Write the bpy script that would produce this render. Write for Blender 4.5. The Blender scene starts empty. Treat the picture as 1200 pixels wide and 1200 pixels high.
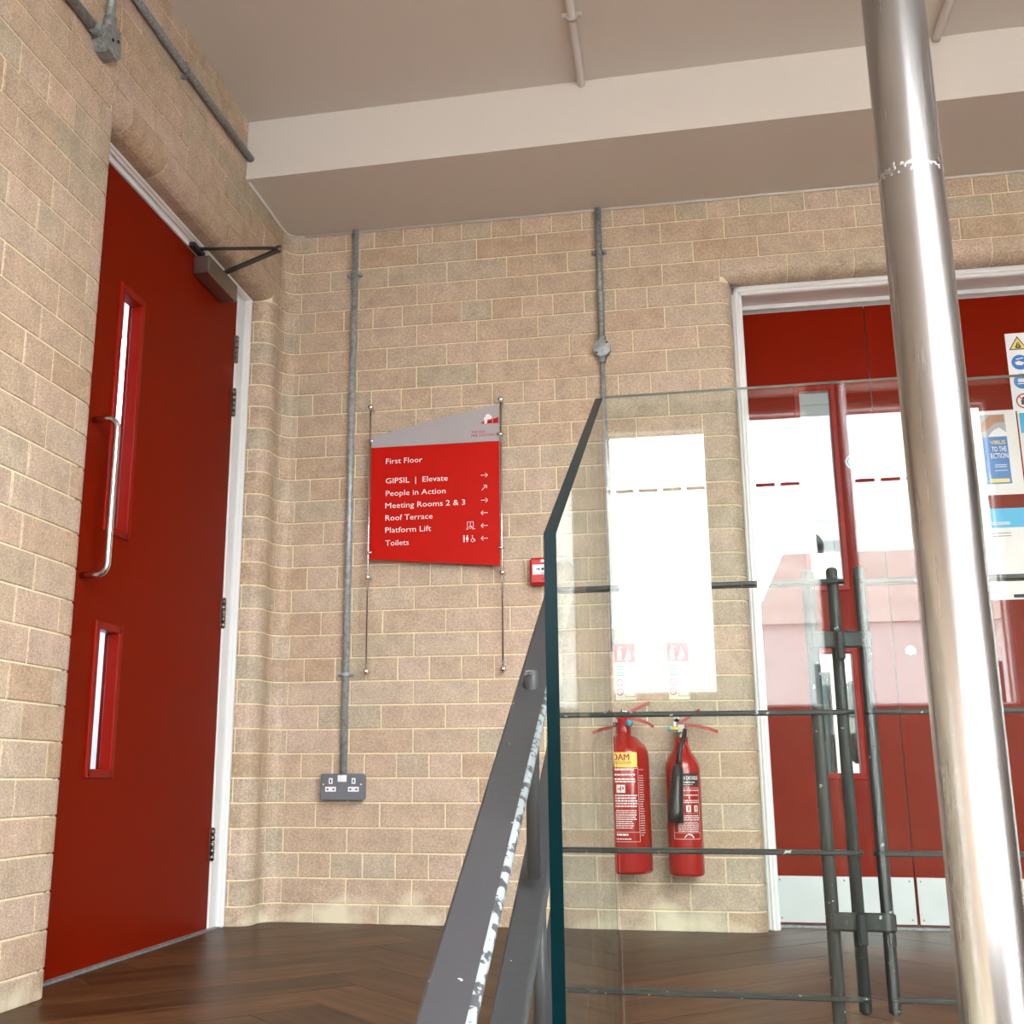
import bpy, math, random
from mathutils import Vector, Matrix
random.seed(7)
PI = math.pi
sc = bpy.context.scene
COL = sc.collection

# ------------------------------------------------------------------ camera
CAM = Vector((1.4678, -3.9675, 0.4996))
yaw, pitch, roll = math.radians(10.61), math.radians(13.33), math.radians(-0.07)
cd = bpy.data.cameras.new('camera'); cam = bpy.data.objects.new('camera', cd); COL.objects.link(cam)
cam.location = CAM
cam.rotation_mode = 'QUATERNION'
cam.rotation_quaternion = (Matrix.Rotation(yaw, 3, 'Z') @ Matrix.Rotation(PI/2 + pitch, 3, 'X') @ Matrix.Rotation(roll, 3, 'Z')).to_quaternion()
cd.sensor_width = 36; cd.sensor_fit = 'HORIZONTAL'
cd.lens = 1307.2/1200*36
cd.shift_x = 0.04696
cd.clip_start = 0.05
sc.camera = cam

# ------------------------------------------------------------------ light
SKY = 17.0
w = bpy.data.worlds.new('sky'); sc.world = w; w.use_nodes = True
nt = w.node_tree; bg = nt.nodes['Background']
bg.inputs[0].default_value = (0.94, 0.97, 1.0, 1); bg.inputs[1].default_value = SKY
sc.view_settings.view_transform = 'Standard'; sc.view_settings.look = 'None'
sc.view_settings.gamma = 1; sc.view_settings.use_curve_mapping = False
sc.view_settings.exposure = 0.48
sc.cycles.max_bounces = 10; sc.cycles.transparent_max_bounces = 24
sc.cycles.sample_clamp_indirect = 8

def portal(name, loc, rot, sx, sy):
    l = bpy.data.lights.new(name, 'AREA'); l.shape = 'RECTANGLE'; l.size = sx; l.size_y = sy
    l.cycles.is_portal = True
    o = bpy.data.objects.new(name, l); COL.objects.link(o); o.location = loc; o.rotation_euler = rot
    return o

# ------------------------------------------------------------------ material helpers
def mat(name, col, rough=.5, metal=0, spec=.5, var=0, nscale=20, bump=0, bscale=60, coat=0):
    m = bpy.data.materials.new(name); m.use_nodes = True
    N = m.node_tree.nodes; L = m.node_tree.links; b = N['Principled BSDF']
    b.inputs['Base Color'].default_value = (*col, 1); b.inputs['Roughness'].default_value = rough
    b.inputs['Metallic'].default_value = metal; b.inputs['Specular IOR Level'].default_value = spec
    b.inputs['Coat Weight'].default_value = coat; b.inputs['Coat Roughness'].default_value = .08
    if var or bump:
        g = N.new('ShaderNodeNewGeometry')
        if var:
            n = N.new('ShaderNodeTexNoise'); n.inputs['Scale'].default_value = nscale; n.inputs['Detail'].default_value = 6
            L.new(g.outputs['Position'], n.inputs['Vector'])
            mr = N.new('ShaderNodeMapRange'); mr.inputs['From Min'].default_value = .3; mr.inputs['From Max'].default_value = .7
            mr.inputs['To Min'].default_value = 1-var; mr.inputs['To Max'].default_value = 1+var
            L.new(n.outputs['Fac'], mr.inputs['Value'])
            h = N.new('ShaderNodeVectorMath'); h.operation = 'SCALE'; h.inputs[0].default_value = col
            L.new(mr.outputs[0], h.inputs['Scale']); L.new(h.outputs[0], b.inputs['Base Color'])
        if bump:
            n2 = N.new('ShaderNodeTexNoise'); n2.inputs['Scale'].default_value = bscale; n2.inputs['Detail'].default_value = 4
            L.new(g.outputs['Position'], n2.inputs['Vector'])
            bp = N.new('ShaderNodeBump'); bp.inputs['Strength'].default_value = bump; bp.inputs['Distance'].default_value = .003
            L.new(n2.outputs['Fac'], bp.inputs['Height']); L.new(bp.outputs[0], b.inputs['Normal'])
    return m

def brick_mat(name='glazed_brick'):
    m = bpy.data.materials.new(name); m.use_nodes = True
    N = m.node_tree.nodes; L = m.node_tree.links; b = N['Principled BSDF']
    g = N.new('ShaderNodeNewGeometry'); oi = N.new('ShaderNodeObjectInfo')
    ad = N.new('ShaderNodeMath'); ad.operation = 'ADD'; L.new(g.outputs['Random Per Island'], ad.inputs[0]); L.new(oi.outputs['Random'], ad.inputs[1])
    fr = N.new('ShaderNodeMath'); fr.operation = 'FRACT'; L.new(ad.outputs[0], fr.inputs[0])
    cr = N.new('ShaderNodeValToRGB'); cr.color_ramp.interpolation = 'LINEAR'
    e = cr.color_ramp.elements
    e[0].position = 0; e[0].color = (0.512, 0.388, 0.282, 1)
    e[1].position = 1; e[1].color = (0.495, 0.407, 0.301, 1)
    for p, c in ((.16, (0.536, 0.394, 0.284, 1)), (.30, (0.470, 0.391, 0.285, 1)), (.44, (0.567, 0.426, 0.329, 1)), (.58, (0.493, 0.352, 0.238, 1)), (.72, (0.529, 0.419, 0.313, 1)), (.86, (0.576, 0.422, 0.316, 1))):
        k = e.new(p); k.color = c
    L.new(fr.outputs[0], cr.inputs[0])
    def noise(s, d=4):
        n = N.new('ShaderNodeTexNoise'); n.inputs['Scale'].default_value = s; n.inputs['Detail'].default_value = d
        L.new(g.outputs['Position'], n.inputs['Vector']); return n
    n1 = noise(230, 2); n2 = noise(16, 5); n3 = noise(90, 3)
    def rng(n, a, c, lo=.3, hi=.7):
        r = N.new('ShaderNodeMapRange'); r.inputs['From Min'].default_value = lo; r.inputs['From Max'].default_value = hi
        r.inputs['To Min'].default_value = a; r.inputs['To Max'].default_value = c; L.new(n.outputs['Fac'], r.inputs['Value']); return r
    r1 = rng(n1, .70, 1.26); r2 = rng(n2, .86, 1.12); r3 = rng(n3, .86, 1.12)
    mm = N.new('ShaderNodeMath'); mm.operation = 'MULTIPLY'; L.new(r1.outputs[0], mm.inputs[0]); L.new(r2.outputs[0], mm.inputs[1])
    m3 = N.new('ShaderNodeMath'); m3.operation = 'MULTIPLY'; L.new(mm.outputs[0], m3.inputs[0]); L.new(r3.outputs[0], m3.inputs[1])
    sv = N.new('ShaderNodeVectorMath'); sv.operation = 'SCALE'; L.new(cr.outputs[0], sv.inputs[0]); L.new(m3.outputs[0], sv.inputs['Scale'])
    # cream lime bloom low on the wall, in patches
    sp = N.new('ShaderNodeSeparateXYZ'); L.new(g.outputs['Position'], sp.inputs[0])
    zr = N.new('ShaderNodeMapRange'); zr.inputs['From Min'].default_value = .02; zr.inputs['From Max'].default_value = .24; zr.inputs['To Min'].default_value = .20; zr.inputs['To Max'].default_value = -.35
    L.new(sp.outputs[2], zr.inputs['Value'])
    n4 = noise(6, 6)
    a4 = N.new('ShaderNodeMath'); a4.operation = 'ADD'; L.new(zr.outputs[0], a4.inputs[0]); L.new(n4.outputs['Fac'], a4.inputs[1])
    r4 = N.new('ShaderNodeMapRange'); r4.inputs['From Min'].default_value = .60; r4.inputs['From Max'].default_value = .80; L.new(a4.outputs[0], r4.inputs['Value'])
    mx = N.new('ShaderNodeMix'); mx.data_type = 'RGBA'; L.new(r4.outputs[0], mx.inputs[0]); L.new(sv.outputs[0], mx.inputs[6]); mx.inputs[7].default_value = (0.742, 0.663, 0.486, 1)
    L.new(mx.outputs[2], b.inputs['Base Color'])
    b.inputs['Roughness'].default_value = .5; b.inputs['Specular IOR Level'].default_value = .35
    bp = N.new('ShaderNodeBump'); bp.inputs['Strength'].default_value = .25; bp.inputs['Distance'].default_value = .002
    L.new(n3.outputs['Fac'], bp.inputs['Height']); L.new(bp.outputs[0], b.inputs['Normal'])
    return m

def glass_mat(name, tint):
    m = bpy.data.materials.new(name); m.use_nodes = True
    N = m.node_tree.nodes; L = m.node_tree.links; N.remove(N['Principled BSDF'])
    out = N['Material Output']
    g = N.new('ShaderNodeNewGeometry')
    mr = N.new('ShaderNodeMapRange'); mr.inputs['To Min'].default_value = 1.52; mr.inputs['To Max'].default_value = 1/1.52
    L.new(g.outputs['Backfacing'], mr.inputs['Value'])
    f = N.new('ShaderNodeFresnel'); L.new(mr.outputs[0], f.inputs['IOR'])
    t = N.new('ShaderNodeBsdfTransparent'); t.inputs[0].default_value = (*tint, 1)
    gl = N.new('ShaderNodeBsdfGlossy'); gl.inputs['Roughness'].default_value = 0.0; gl.inputs[0].default_value = (1, 1, 1, 1)
    mx = N.new('ShaderNodeMixShader'); L.new(f.outputs[0], mx.inputs[0]); L.new(t.outputs[0], mx.inputs[1]); L.new(gl.outputs[0], mx.inputs[2])
    L.new(mx.outputs[0], out.inputs[0])
    return m

def wood_mat():
    m = bpy.data.materials.new('dark_oak'); m.use_nodes = True
    N = m.node_tree.nodes; L = m.node_tree.links; b = N['Principled BSDF']
    tc = N.new('ShaderNodeTexCoord'); oi = N.new('ShaderNodeObjectInfo')
    mp = N.new('ShaderNodeMapping'); mp.inputs['Scale'].default_value = (2.2, 26, 8)
    L.new(tc.outputs['Object'], mp.inputs[0])
    av = N.new('ShaderNodeVectorMath'); av.operation = 'ADD'; L.new(mp.outputs[0], av.inputs[0])
    cx = N.new('ShaderNodeCombineXYZ'); s = N.new('ShaderNodeMath'); s.operation = 'MULTIPLY'; s.inputs[1].default_value = 40; L.new(oi.outputs['Random'], s.inputs[0])
    L.new(s.outputs[0], cx.inputs[0]); L.new(s.outputs[0], cx.inputs[1]); L.new(cx.outputs[0], av.inputs[1])
    n = N.new('ShaderNodeTexNoise'); n.inputs['Scale'].default_value = 1.2; n.inputs['Detail'].default_value = 6; n.inputs['Distortion'].default_value = 1.2
    L.new(av.outputs[0], n.inputs['Vector'])
    cr = N.new('ShaderNodeValToRGB'); e = cr.color_ramp.elements
    e[0].position = .30; e[0].color = (.036, .016, .006, 1); e[1].position = .72; e[1].color = (.115, .056, .023, 1)
    L.new(n.outputs['Fac'], cr.inputs[0])
    r = N.new('ShaderNodeMapRange'); r.inputs['To Min'].default_value = .75; r.inputs['To Max'].default_value = 1.35; L.new(oi.outputs['Random'], r.inputs['Value'])
    sv = N.new('ShaderNodeVectorMath'); sv.operation = 'SCALE'; L.new(cr.outputs[0], sv.inputs[0]); L.new(r.outputs[0], sv.inputs['Scale'])
    L.new(sv.outputs[0], b.inputs['Base Color'])
    b.inputs['Roughness'].default_value = .40; b.inputs['Specular IOR Level'].default_value = .14
    bp = N.new('ShaderNodeBump'); bp.inputs['Strength'].default_value = .2; bp.inputs['Distance'].default_value = .001
    L.new(n.outputs['Fac'], bp.inputs['Height']); L.new(bp.outputs[0], b.inputs['Normal'])
    return m

def worn_mat(name, base, bare, rough, thr):
    m = bpy.data.materials.new(name); m.use_nodes = True
    N = m.node_tree.nodes; L = m.node_tree.links; b = N['Principled BSDF']
    g = N.new('ShaderNodeNewGeometry')
    n = N.new('ShaderNodeTexNoise'); n.inputs['Scale'].default_value = 90; n.inputs['Detail'].default_value = 5; L.new(g.outputs['Position'], n.inputs['Vector'])
    r = N.new('ShaderNodeMapRange'); r.inputs['From Min'].default_value = thr; r.inputs['From Max'].default_value = thr+.03; L.new(n.outputs['Fac'], r.inputs['Value'])
    mx = N.new('ShaderNodeMix'); mx.data_type = 'RGBA'; L.new(r.outputs[0], mx.inputs[0]); mx.inputs[6].default_value = (*base, 1); mx.inputs[7].default_value = (*bare, 1)
    L.new(mx.outputs[2], b.inputs['Base Color']); b.inputs['Roughness'].default_value = rough; b.inputs['Specular IOR Level'].default_value = .28
    bp = N.new('ShaderNodeBump'); bp.inputs['Strength'].default_value = .3; bp.inputs['Distance'].default_value = .001
    L.new(n.outputs['Fac'], bp.inputs['Height']); L.new(bp.outputs[0], b.inputs['Normal'])
    return m

def pole_mat():
    m = bpy.data.materials.new('brushed_steel'); m.use_nodes = True
    N = m.node_tree.nodes; L = m.node_tree.links; b = N['Principled BSDF']
    b.inputs['Metallic'].default_value = 1; b.inputs['Base Color'].default_value = (.50, .49, .495, 1)
    g = N.new('ShaderNodeNewGeometry')
    mp = N.new('ShaderNodeMapping'); mp.inputs['Scale'].default_value = (60, 60, 3); L.new(g.outputs['Position'], mp.inputs[0])
    n = N.new('ShaderNodeTexNoise'); n.inputs['Scale'].default_value = 1.5; n.inputs['Detail'].default_value = 5; L.new(mp.outputs[0], n.inputs['Vector'])
    r = N.new('ShaderNodeMapRange'); r.inputs['To Min'].default_value = .16; r.inputs['To Max'].default_value = .34; L.new(n.outputs['Fac'], r.inputs['Value'])
    # scuffed ring near z = 1.15
    sp = N.new('ShaderNodeSeparateXYZ'); L.new(g.outputs['Position'], sp.inputs[0])
    n2 = N.new('ShaderNodeTexNoise'); n2.inputs['Scale'].default_value = 160; n2.inputs['Detail'].default_value = 6; L.new(g.outputs['Position'], n2.inputs['Vector'])
    d = N.new('ShaderNodeMath'); d.operation = 'SUBTRACT'; L.new(sp.outputs[2], d.inputs[0]); d.inputs[1].default_value = 1.225
    ab = N.new('ShaderNodeMath'); ab.operation = 'ABSOLUTE'; L.new(d.outputs[0], ab.inputs[0])
    r2 = N.new('ShaderNodeMapRange'); r2.inputs['From Min'].default_value = 0; r2.inputs['From Max'].default_value = .022; r2.inputs['To Min'].default_value = .15; r2.inputs['To Max'].default_value = -.25; L.new(ab.outputs[0], r2.inputs['Value'])
    a2 = N.new('ShaderNodeMath'); a2.operation = 'ADD'; L.new(r2.outputs[0], a2.inputs[0]); L.new(n2.outputs['Fac'], a2.inputs[1])
    r3 = N.new('ShaderNodeMapRange'); r3.inputs['From Min'].default_value = .64; r3.inputs['From Max'].default_value = .68; L.new(a2.outputs[0], r3.inputs['Value'])
    rr = N.new('ShaderNodeMix'); rr.data_type = 'FLOAT'; L.new(r3.outputs[0], rr.inputs[0]); L.new(r.outputs[0], rr.inputs[2]); rr.inputs[3].default_value = .42
    L.new(rr.outputs[0], b.inputs['Roughness'])
    bp = N.new('ShaderNodeBump'); bp.inputs['Strength'].default_value = .6; bp.inputs['Distance'].default_value = .001
    L.new(r3.outputs[0], bp.inputs['Height']); L.new(bp.outputs[0], b.inputs['Normal'])
    return m

M = {}
M['brick'] = brick_mat()
M['mortar'] = mat('lime_mortar', (.84, .73, .50), .8, var=.08, nscale=40)
M['ceil'] = mat('ceiling_paint', (.70, .64, .59), .7)
M['beam'] = mat('white_paint', (.74, .71, .68), .6)
M['wood'] = wood_mat()
M['groove'] = mat('floor_groove', (.02, .013, .008), .8)
M['red'] = mat('red_door_paint', (.195, .0085, .0006), .3, spec=.03, bump=.05, bscale=40)
M['redb'] = mat('red_gloss_bead', (.26, .006, .001), .3, spec=.12)
M['white'] = mat('white_gloss', (.82, .82, .82), .35)
M['steel'] = mat('satin_steel', (.78, .78, .77), .25, 1)
M['dsteel'] = mat('dark_bronze_steel', (.30, .27, .24), .38, 1)
M['darm'] = mat('dark_arm_steel', (.07, .065, .06), .4, .6)
M['galv'] = mat('galvanised', (.36, .385, .395), .42, .25, var=.3, nscale=60, bump=.3)
M['galvd'] = mat('galvanised_dull', (.25, .265, .27), .45, .2, var=.35, nscale=90, bump=.3)
M['paintpipe'] = mat('painted_pipe', (.62, .57, .54), .5)
M['grey'] = worn_mat('grey_steel_paint', (.042, .042, .045), (.4, .4, .4), .42, .72)
M['greyedge'] = worn_mat('worn_sheen_steel_edge', (.05, .052, .054), (.22, .24, .25), .33, .47)  # bare-metal wear, with the edge's window highlight painted in as well
M['rail'] = worn_mat('dark_railing_paint', (.022, .024, .023), (.40, .40, .40), .42, .68)
M['pole'] = pole_mat()
M['glass'] = glass_mat('balustrade_glass', (.95, .98, .965))
M['pane'] = glass_mat('window_glass', (.97, .98, .98))
M['opal'] = glass_mat('roof_glass', (.95, .95, .95))
M['dimming'] = glass_mat('dimming_glass', (.6, .61, .63))  # tint made up to dim the sky behind the corridor pane
M['bedge'] = mat('sheen_glass_edge', (.30, .38, .36), .1)  # pale tone paints in the windows reflected along the edge
M['glassedge'] = mat('polished_glass_edge', (.001, .010, .012), .2, spec=.06)
M['socket'] = mat('grey_metalclad', (.145, .155, .175), .42, var=.06)
M['plastic'] = mat('white_plastic', (.85, .85, .88), .4)
M['black'] = mat('black_plastic', (.012, .012, .014), .4)
M['horn'] = mat('black_horn', (.010, .010, .012), .33)
M['signgrey'] = mat('sign_grey', (.40, .37, .385), .35)
M['signred'] = mat('sign_red', (.50, .0065, .002), .4, spec=.12)
M['print'] = mat('white_print', (.86, .82, .80), .5)
M['redprint'] = mat('red_print', (.45, .012, .02), .5)
M['ered'] = mat('extinguisher_red', (.36, .006, .004), .22, coat=.35)
M['yellow'] = mat('label_yellow', (.80, .62, .12), .4)
M['callred'] = mat('callpoint_red', (.52, .015, .012), .35)
M['kick'] = mat('aluminium_kick_plate', (.56, .58, .58), .42, .6, var=.06, nscale=6)
M['blue'] = mat('print_blue', (.01, .16, .48), .4)
M['cyan'] = mat('print_cyan', (.02, .40, .68), .4)
M['skin'] = mat('print_skin', (.42, .20, .11), .5)
M['green'] = mat('print_green', (.02, .35, .18), .5)
M['cream'] = mat('cream_card', (.78, .80, .66), .5)
M['rearbrick'] = mat('brown_brickwork', (.13, .095, .07), .8, var=.15, nscale=8)
M['corridor'] = mat('pale_blue_wall_paint', (.62, .66, .76), .8)
M['plaster'] = mat('white_plaster', (.80, .81, .82), .8)
M['stone'] = mat('pale_stone', (.45, .42, .38), .9, var=.15, nscale=2)
M['render'] = mat('pale_render', (.86, .84, .82), .9)
M['tarmac'] = mat('pale_paving', (.38, .37, .35), .9)
M['carpet'] = mat('lower_floor', (.15, .115, .09), .8, spec=.2, var=.1)
M['lblue'] = mat('pale_blue_fabric', (.25, .52, .62), .8)
M['dgrey'] = mat('charcoal_fabric', (.03, .035, .04), .8)
M['tile'] = mat('ceiling_tile', (.42, .47, .50), .8)

# ------------------------------------------------------------------ mesh helpers
class MB:
    def __init__(s): s.v = []; s.f = []; s.m = []; s.sm = []
    def add(s, vs, fs, mi=0, smooth=False):
        o = len(s.v); s.v += [tuple(v) for v in vs]
        for f in fs: s.f.append([i+o for i in f]); s.m.append(mi); s.sm.append(smooth)
    def box(s, a, b, mi=0, bev=0):
        x0, y0, z0 = a; x1, y1, z1 = b
        if bev <= 0:
            v = [(x0,y0,z0),(x1,y0,z0),(x1,y1,z0),(x0,y1,z0),(x0,y0,z1),(x1,y0,z1),(x1,y1,z1),(x0,y1,z1)]
            s.add(v, [(3,2,1,0),(4,5,6,7),(0,1,5,4),(1,2,6,5),(2,3,7,6),(3,0,4,7)], mi)
        else:
            c = [(x0+x1)/2,(y0+y1)/2,(z0+z1)/2]; h = [(x1-x0)/2,(y1-y0)/2,(z1-z0)/2]; e = min(bev, min(h)*.95)
            v = []; idx = {}
            for sx in (-1,1):
                for sy in (-1,1):
                    for sz in (-1,1):
                        for ax in range(3):
                            p = [h[0]-e, h[1]-e, h[2]-e]; p[ax] = h[ax]
                            idx[(sx,sy,sz,ax)] = len(v); v.append((c[0]+sx*p[0], c[1]+sy*p[1], c[2]+sz*p[2]))
            f = []
            I = lambda sx,sy,sz,ax: idx[(sx,sy,sz,ax)]
            for sg in (-1,1):
                q = [I(sg,-1,-1,0),I(sg,1,-1,0),I(sg,1,1,0),I(sg,-1,1,0)]; f.append(q if sg>0 else q[::-1])
                q = [I(-1,sg,-1,1),I(-1,sg,1,1),I(1,sg,1,1),I(1,sg,-1,1)]; f.append(q if sg>0 else q[::-1])
                q = [I(-1,-1,sg,2),I(1,-1,sg,2),I(1,1,sg,2),I(-1,1,sg,2)]; f.append(q if sg>0 else q[::-1])
            for a_ in (-1,1):
                for b_ in (-1,1):
                    q = [I(a_,b_,-1,0),I(a_,b_,1,0),I(a_,b_,1,1),I(a_,b_,-1,1)]; f.append(q if a_*b_<0 else q[::-1])
                    q = [I(a_,-1,b_,0),I(a_,1,b_,0),I(a_,1,b_,2),I(a_,-1,b_,2)]; f.append(q if a_*b_>0 else q[::-1])
                    q = [I(-1,a_,b_,1),I(1,a_,b_,1),I(1,a_,b_,2),I(-1,a_,b_,2)]; f.append(q if a_*b_<0 else q[::-1])
            for sx in (-1,1):
                for sy in (-1,1):
                    for sz in (-1,1):
                        q = [I(sx,sy,sz,0),I(sx,sy,sz,1),I(sx,sy,sz,2)]; f.append(q if sx*sy*sz>0 else q[::-1])
            s.add(v, f, mi)
        return s
    def tube(s, pts, r, n=12, mi=0, caps=True):
        P = [Vector(p) for p in pts]; rs = r if isinstance(r, (list, tuple)) else [r]*len(P)
        up = None; rings = []
        for i, p in enumerate(P):
            t = (P[min(i+1,len(P)-1)] - P[max(i-1,0)]).normalized()
            if up is None:
                up = Vector((0,0,1)) if abs(t.z) < .9 else Vector((0,1,0))
            a = (up - t*up.dot(t)).normalized(); b = t.cross(a); up = a
            rings.append([p + rs[i]*(math.cos(2*PI*k/n)*a + math.sin(2*PI*k/n)*b) for k in range(n)])
        v = [q for R_ in rings for q in R_]; f = []
        for i in range(len(P)-1):
            for k in range(n):
                f.append((i*n+k, i*n+(k+1)%n, (i+1)*n+(k+1)%n, (i+1)*n+k))
        s.add(v, f, mi, True)
        if caps:
            s.add(rings[0], [tuple(range(n))[::-1]], mi); s.add(rings[-1], [tuple(range(n))], mi)
        return s
    def lathe(s, c, prof, n=32, mi=0, axis='z'):
        v = []; f = []
        for (r, h) in prof:
            for k in range(n):
                a = 2*PI*k/n; x, y = r*math.cos(a), r*math.sin(a)
                v.append({'z': (c[0]+x, c[1]+y, c[2]+h), 'y': (c[0]+x, c[1]+h, c[2]-y), 'x': (c[0]+h, c[1]+x, c[2]+y)}[axis])
        for i in range(len(prof)-1):
            for k in range(n): f.append((i*n+k, i*n+(k+1)%n, (i+1)*n+(k+1)%n, (i+1)*n+k))
        s.add(v, f, mi, True)
        return s
    def poly_prism(s, pts, off, mi=0, mi_side=None):
        n = len(pts); P = [Vector(p) for p in pts]; Q = [p+Vector(off) for p in P]
        s.add(P+Q, [tuple(range(n))[::-1], tuple(range(n, 2*n))], mi)
        s.add(P+Q, [(i, (i+1)%n, n+(i+1)%n, n+i) for i in range(n)], mi if mi_side is None else mi_side)
        return s
    def sweep(s, prof, mp, a0, a1, th=.012, mi=0, ch=.0018):
        # curved brick: prof = points (p,q) of the visible face, mp maps (p,q,a) to world, a along the sweep; body lies on the left of the profile
        n = len(prof); P = [Vector(p) for p in prof]; nn = []
        for i in range(n):
            t = (P[min(i+1,n-1)]-P[max(i-1,0)]).normalized(); nn.append(Vector((-t.y, t.x)))
        back = [P[i]+nn[i]*th for i in range(n)]; chm = [P[i]+nn[i]*ch for i in range(n)]
        rows = []
        for pr, a in ((back, a0), (chm, a0), (P, a0+ch), (P, a1-ch), (chm, a1), (back, a1)):
            rows.append([mp(q[0], q[1], a) for q in pr])
        v = [x for r_ in rows for x in r_]; f = []
        for j in range(5):
            for i in range(n-1): f.append((j*n+i, j*n+i+1, (j+1)*n+i+1, (j+1)*n+i))
        s.add(v, f, mi, False)
        s.add([rows[j][0] for j in range(6)], [(0,1,2,3,4,5)], mi)
        s.add([rows[j][-1] for j in range(6)], [(5,4,3,2,1,0)], mi)
        return s
    def mesh(s, name, mats):
        me = bpy.data.meshes.new(name); me.from_pydata(s.v, [], s.f)
        for m in mats: me.materials.append(m)
        me.polygons.foreach_set('material_index', s.m); me.polygons.foreach_set('use_smooth', s.sm)
        me.update()
        return me
    def build(s, name, mats, parent=None, fix=True):
        if not isinstance(mats, (list, tuple)): mats = [mats]
        me = s.mesh(name, mats)
        if fix:
            import bmesh
            bm = bmesh.new(); bm.from_mesh(me); bmesh.ops.remove_doubles(bm, verts=bm.verts, dist=1e-6)
            bmesh.ops.recalc_face_normals(bm, faces=bm.faces); bm.to_mesh(me); bm.free()
        o = bpy.data.objects.new(name, me); COL.objects.link(o)
        if parent:
            o.parent = parent; o.matrix_parent_inverse = Matrix.Translation(-Vector(parent.location)) if False else o.matrix_parent_inverse
            o.location = -parent.location if all(abs(a) < 1e-9 for a in parent.rotation_euler) and parent.parent is None else (0, 0, 0)
        return o
def child(o, parent):
    o.parent = parent; return o
def empty(name, loc=(0,0,0)):
    o = bpy.data.objects.new(name, None); COL.objects.link(o); o.location = loc; o.empty_display_size = .1
    return o
def tag(o, label=None, cat=None, group=None, kind=None):
    if label: o['label'] = label
    if cat: o['category'] = cat
    if group: o['group'] = group
    if kind: o['kind'] = kind
    return o
def thing(name, label, cat, loc, group=None):
    return tag(empty(name, loc), label, cat, group)

def text_mesh(txt, width=None, size=None, bold=0, align='LEFT'):
    c = bpy.data.curves.new('t', 'FONT'); c.body = txt; c.size = 1; c.offset = bold; c.resolution_u = 2
    o = bpy.data.objects.new('t', c); COL.objects.link(o)
    dg = bpy.context.evaluated_depsgraph_get(); me = bpy.data.meshes.new_from_object(o.evaluated_get(dg))
    bpy.data.objects.remove(o); bpy.data.curves.remove(c)
    xs = [v.co.x for v in me.vertices]; x0, x1 = min(xs), max(xs)
    V = [((v.co.x-x0), v.co.y) for v in me.vertices]; F = [tuple(p.vertices) for p in me.polygons]
    bpy.data.meshes.remove(me)
    sx = (width/(x1-x0)) if width else size; sy = size if size else sx
    return [(x*sx, y*sy) for x, y in V], F
def put_text(b, txt, width, size, mp, mi=0, bold=0):
    V, F = text_mesh(txt, width, size, bold)
    b.add([mp(x, y) for x, y in V], F, mi)

def arc(cx, cy, r, a0, a1, n=6):
    return [(cx+r*math.cos(math.radians(a0+(a1-a0)*i/n)), cy+r*math.sin(math.radians(a0+(a1-a0)*i/n))) for i in range(n+1)]
def XY(p, q, a): return (p, q, a)

# ------------------------------------------------------------------ brick walls
Z0 = 2.6446; CH = .086; LB = .2374; J = .0045
def row_z(k):   # bottom, top of course k (1 = topmost under the soffit)
    zt = Z0-(k-1)*CH; zb = Z0-k*CH
    return max(zb, 0.0)+J/2*(k < 31), zt-J/2
_cache = {}
def brick_mesh(wd, hd):
    key = (round(wd, 3), round(hd, 3))
    if key not in _cache:
        b = MB(); w_, h_ = wd/2, hd/2; c = .0022; t = .03
        v = [(-w_,t,-h_),(w_,t,-h_),(w_,t,h_),(-w_,t,h_),(-w_,c*.8,-h_),(w_,c*.8,-h_),(w_,c*.8,h_),(-w_,c*.8,h_),(-w_+c,0,-h_+c),(w_-c,0,-h_+c),(w_-c,0,h_-c),(-w_+c,0,h_-c)]
        f = [(8,9,10,11)]
        for i in range(4):
            j = (i+1) % 4; f.append((i, j, 4+j, 4+i)); f.append((4+i, 4+j, 8+j, 8+i))
        b.add(v, f); _cache[key] = b.mesh('brick', [M['brick']])
    return _cache[key]
def place_brick(wall, u0, u1, z0, z1, left, stuff=None):
    if u1-u0 < .012: return
    jit = random.uniform(-.0007, .0007)
    if stuff is not None:
        me = brick_mesh(u1-u0, z1-z0); cx, cz = (u0+u1)/2, (z0+z1)/2
        vs = []
        for v in me.vertices:
            x, y, z = v.co
            vs.append((-y+jit, cx+x, cz+z) if left else (cx+x, y+jit, cz+z))
        stuff.add(vs, [tuple(p.vertices) for p in me.polygons]); return
    o = bpy.data.objects.new('brick', brick_mesh(u1-u0, z1-z0)); COL.objects.link(o); o.parent = wall
    if left: o.location = (jit, (u0+u1)/2, (z0+z1)/2); o.rotation_euler = (0, 0, PI/2)
    else: o.location = ((u0+u1)/2, jit, (z0+z1)/2)
    return o
def joints(lo, hi, start, step):
    k = math.ceil((lo-start)/step-1e-6); r = []
    while start+k*step < hi-.02:
        if start+k*step > lo+.02: r.append(start+k*step)
        k += 1
    return r
def lay(wall, lo, hi, js, k, left, stuff=None, limit=None):
    zb, zt = row_z(k); e = [lo]+js+[hi]
    for a, b in zip(e[:-1], e[1:]): place_brick(wall, a+J/2, b-J/2, zb, zt, left, stuff)

XJ = 1.738          # left reveal of the double door
XR = 3.16           # its right reveal
ZL = Z0-4*CH        # underside of both lintels (2.3006)
BR = .055
CX = .06            # end of the concave corner

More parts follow.
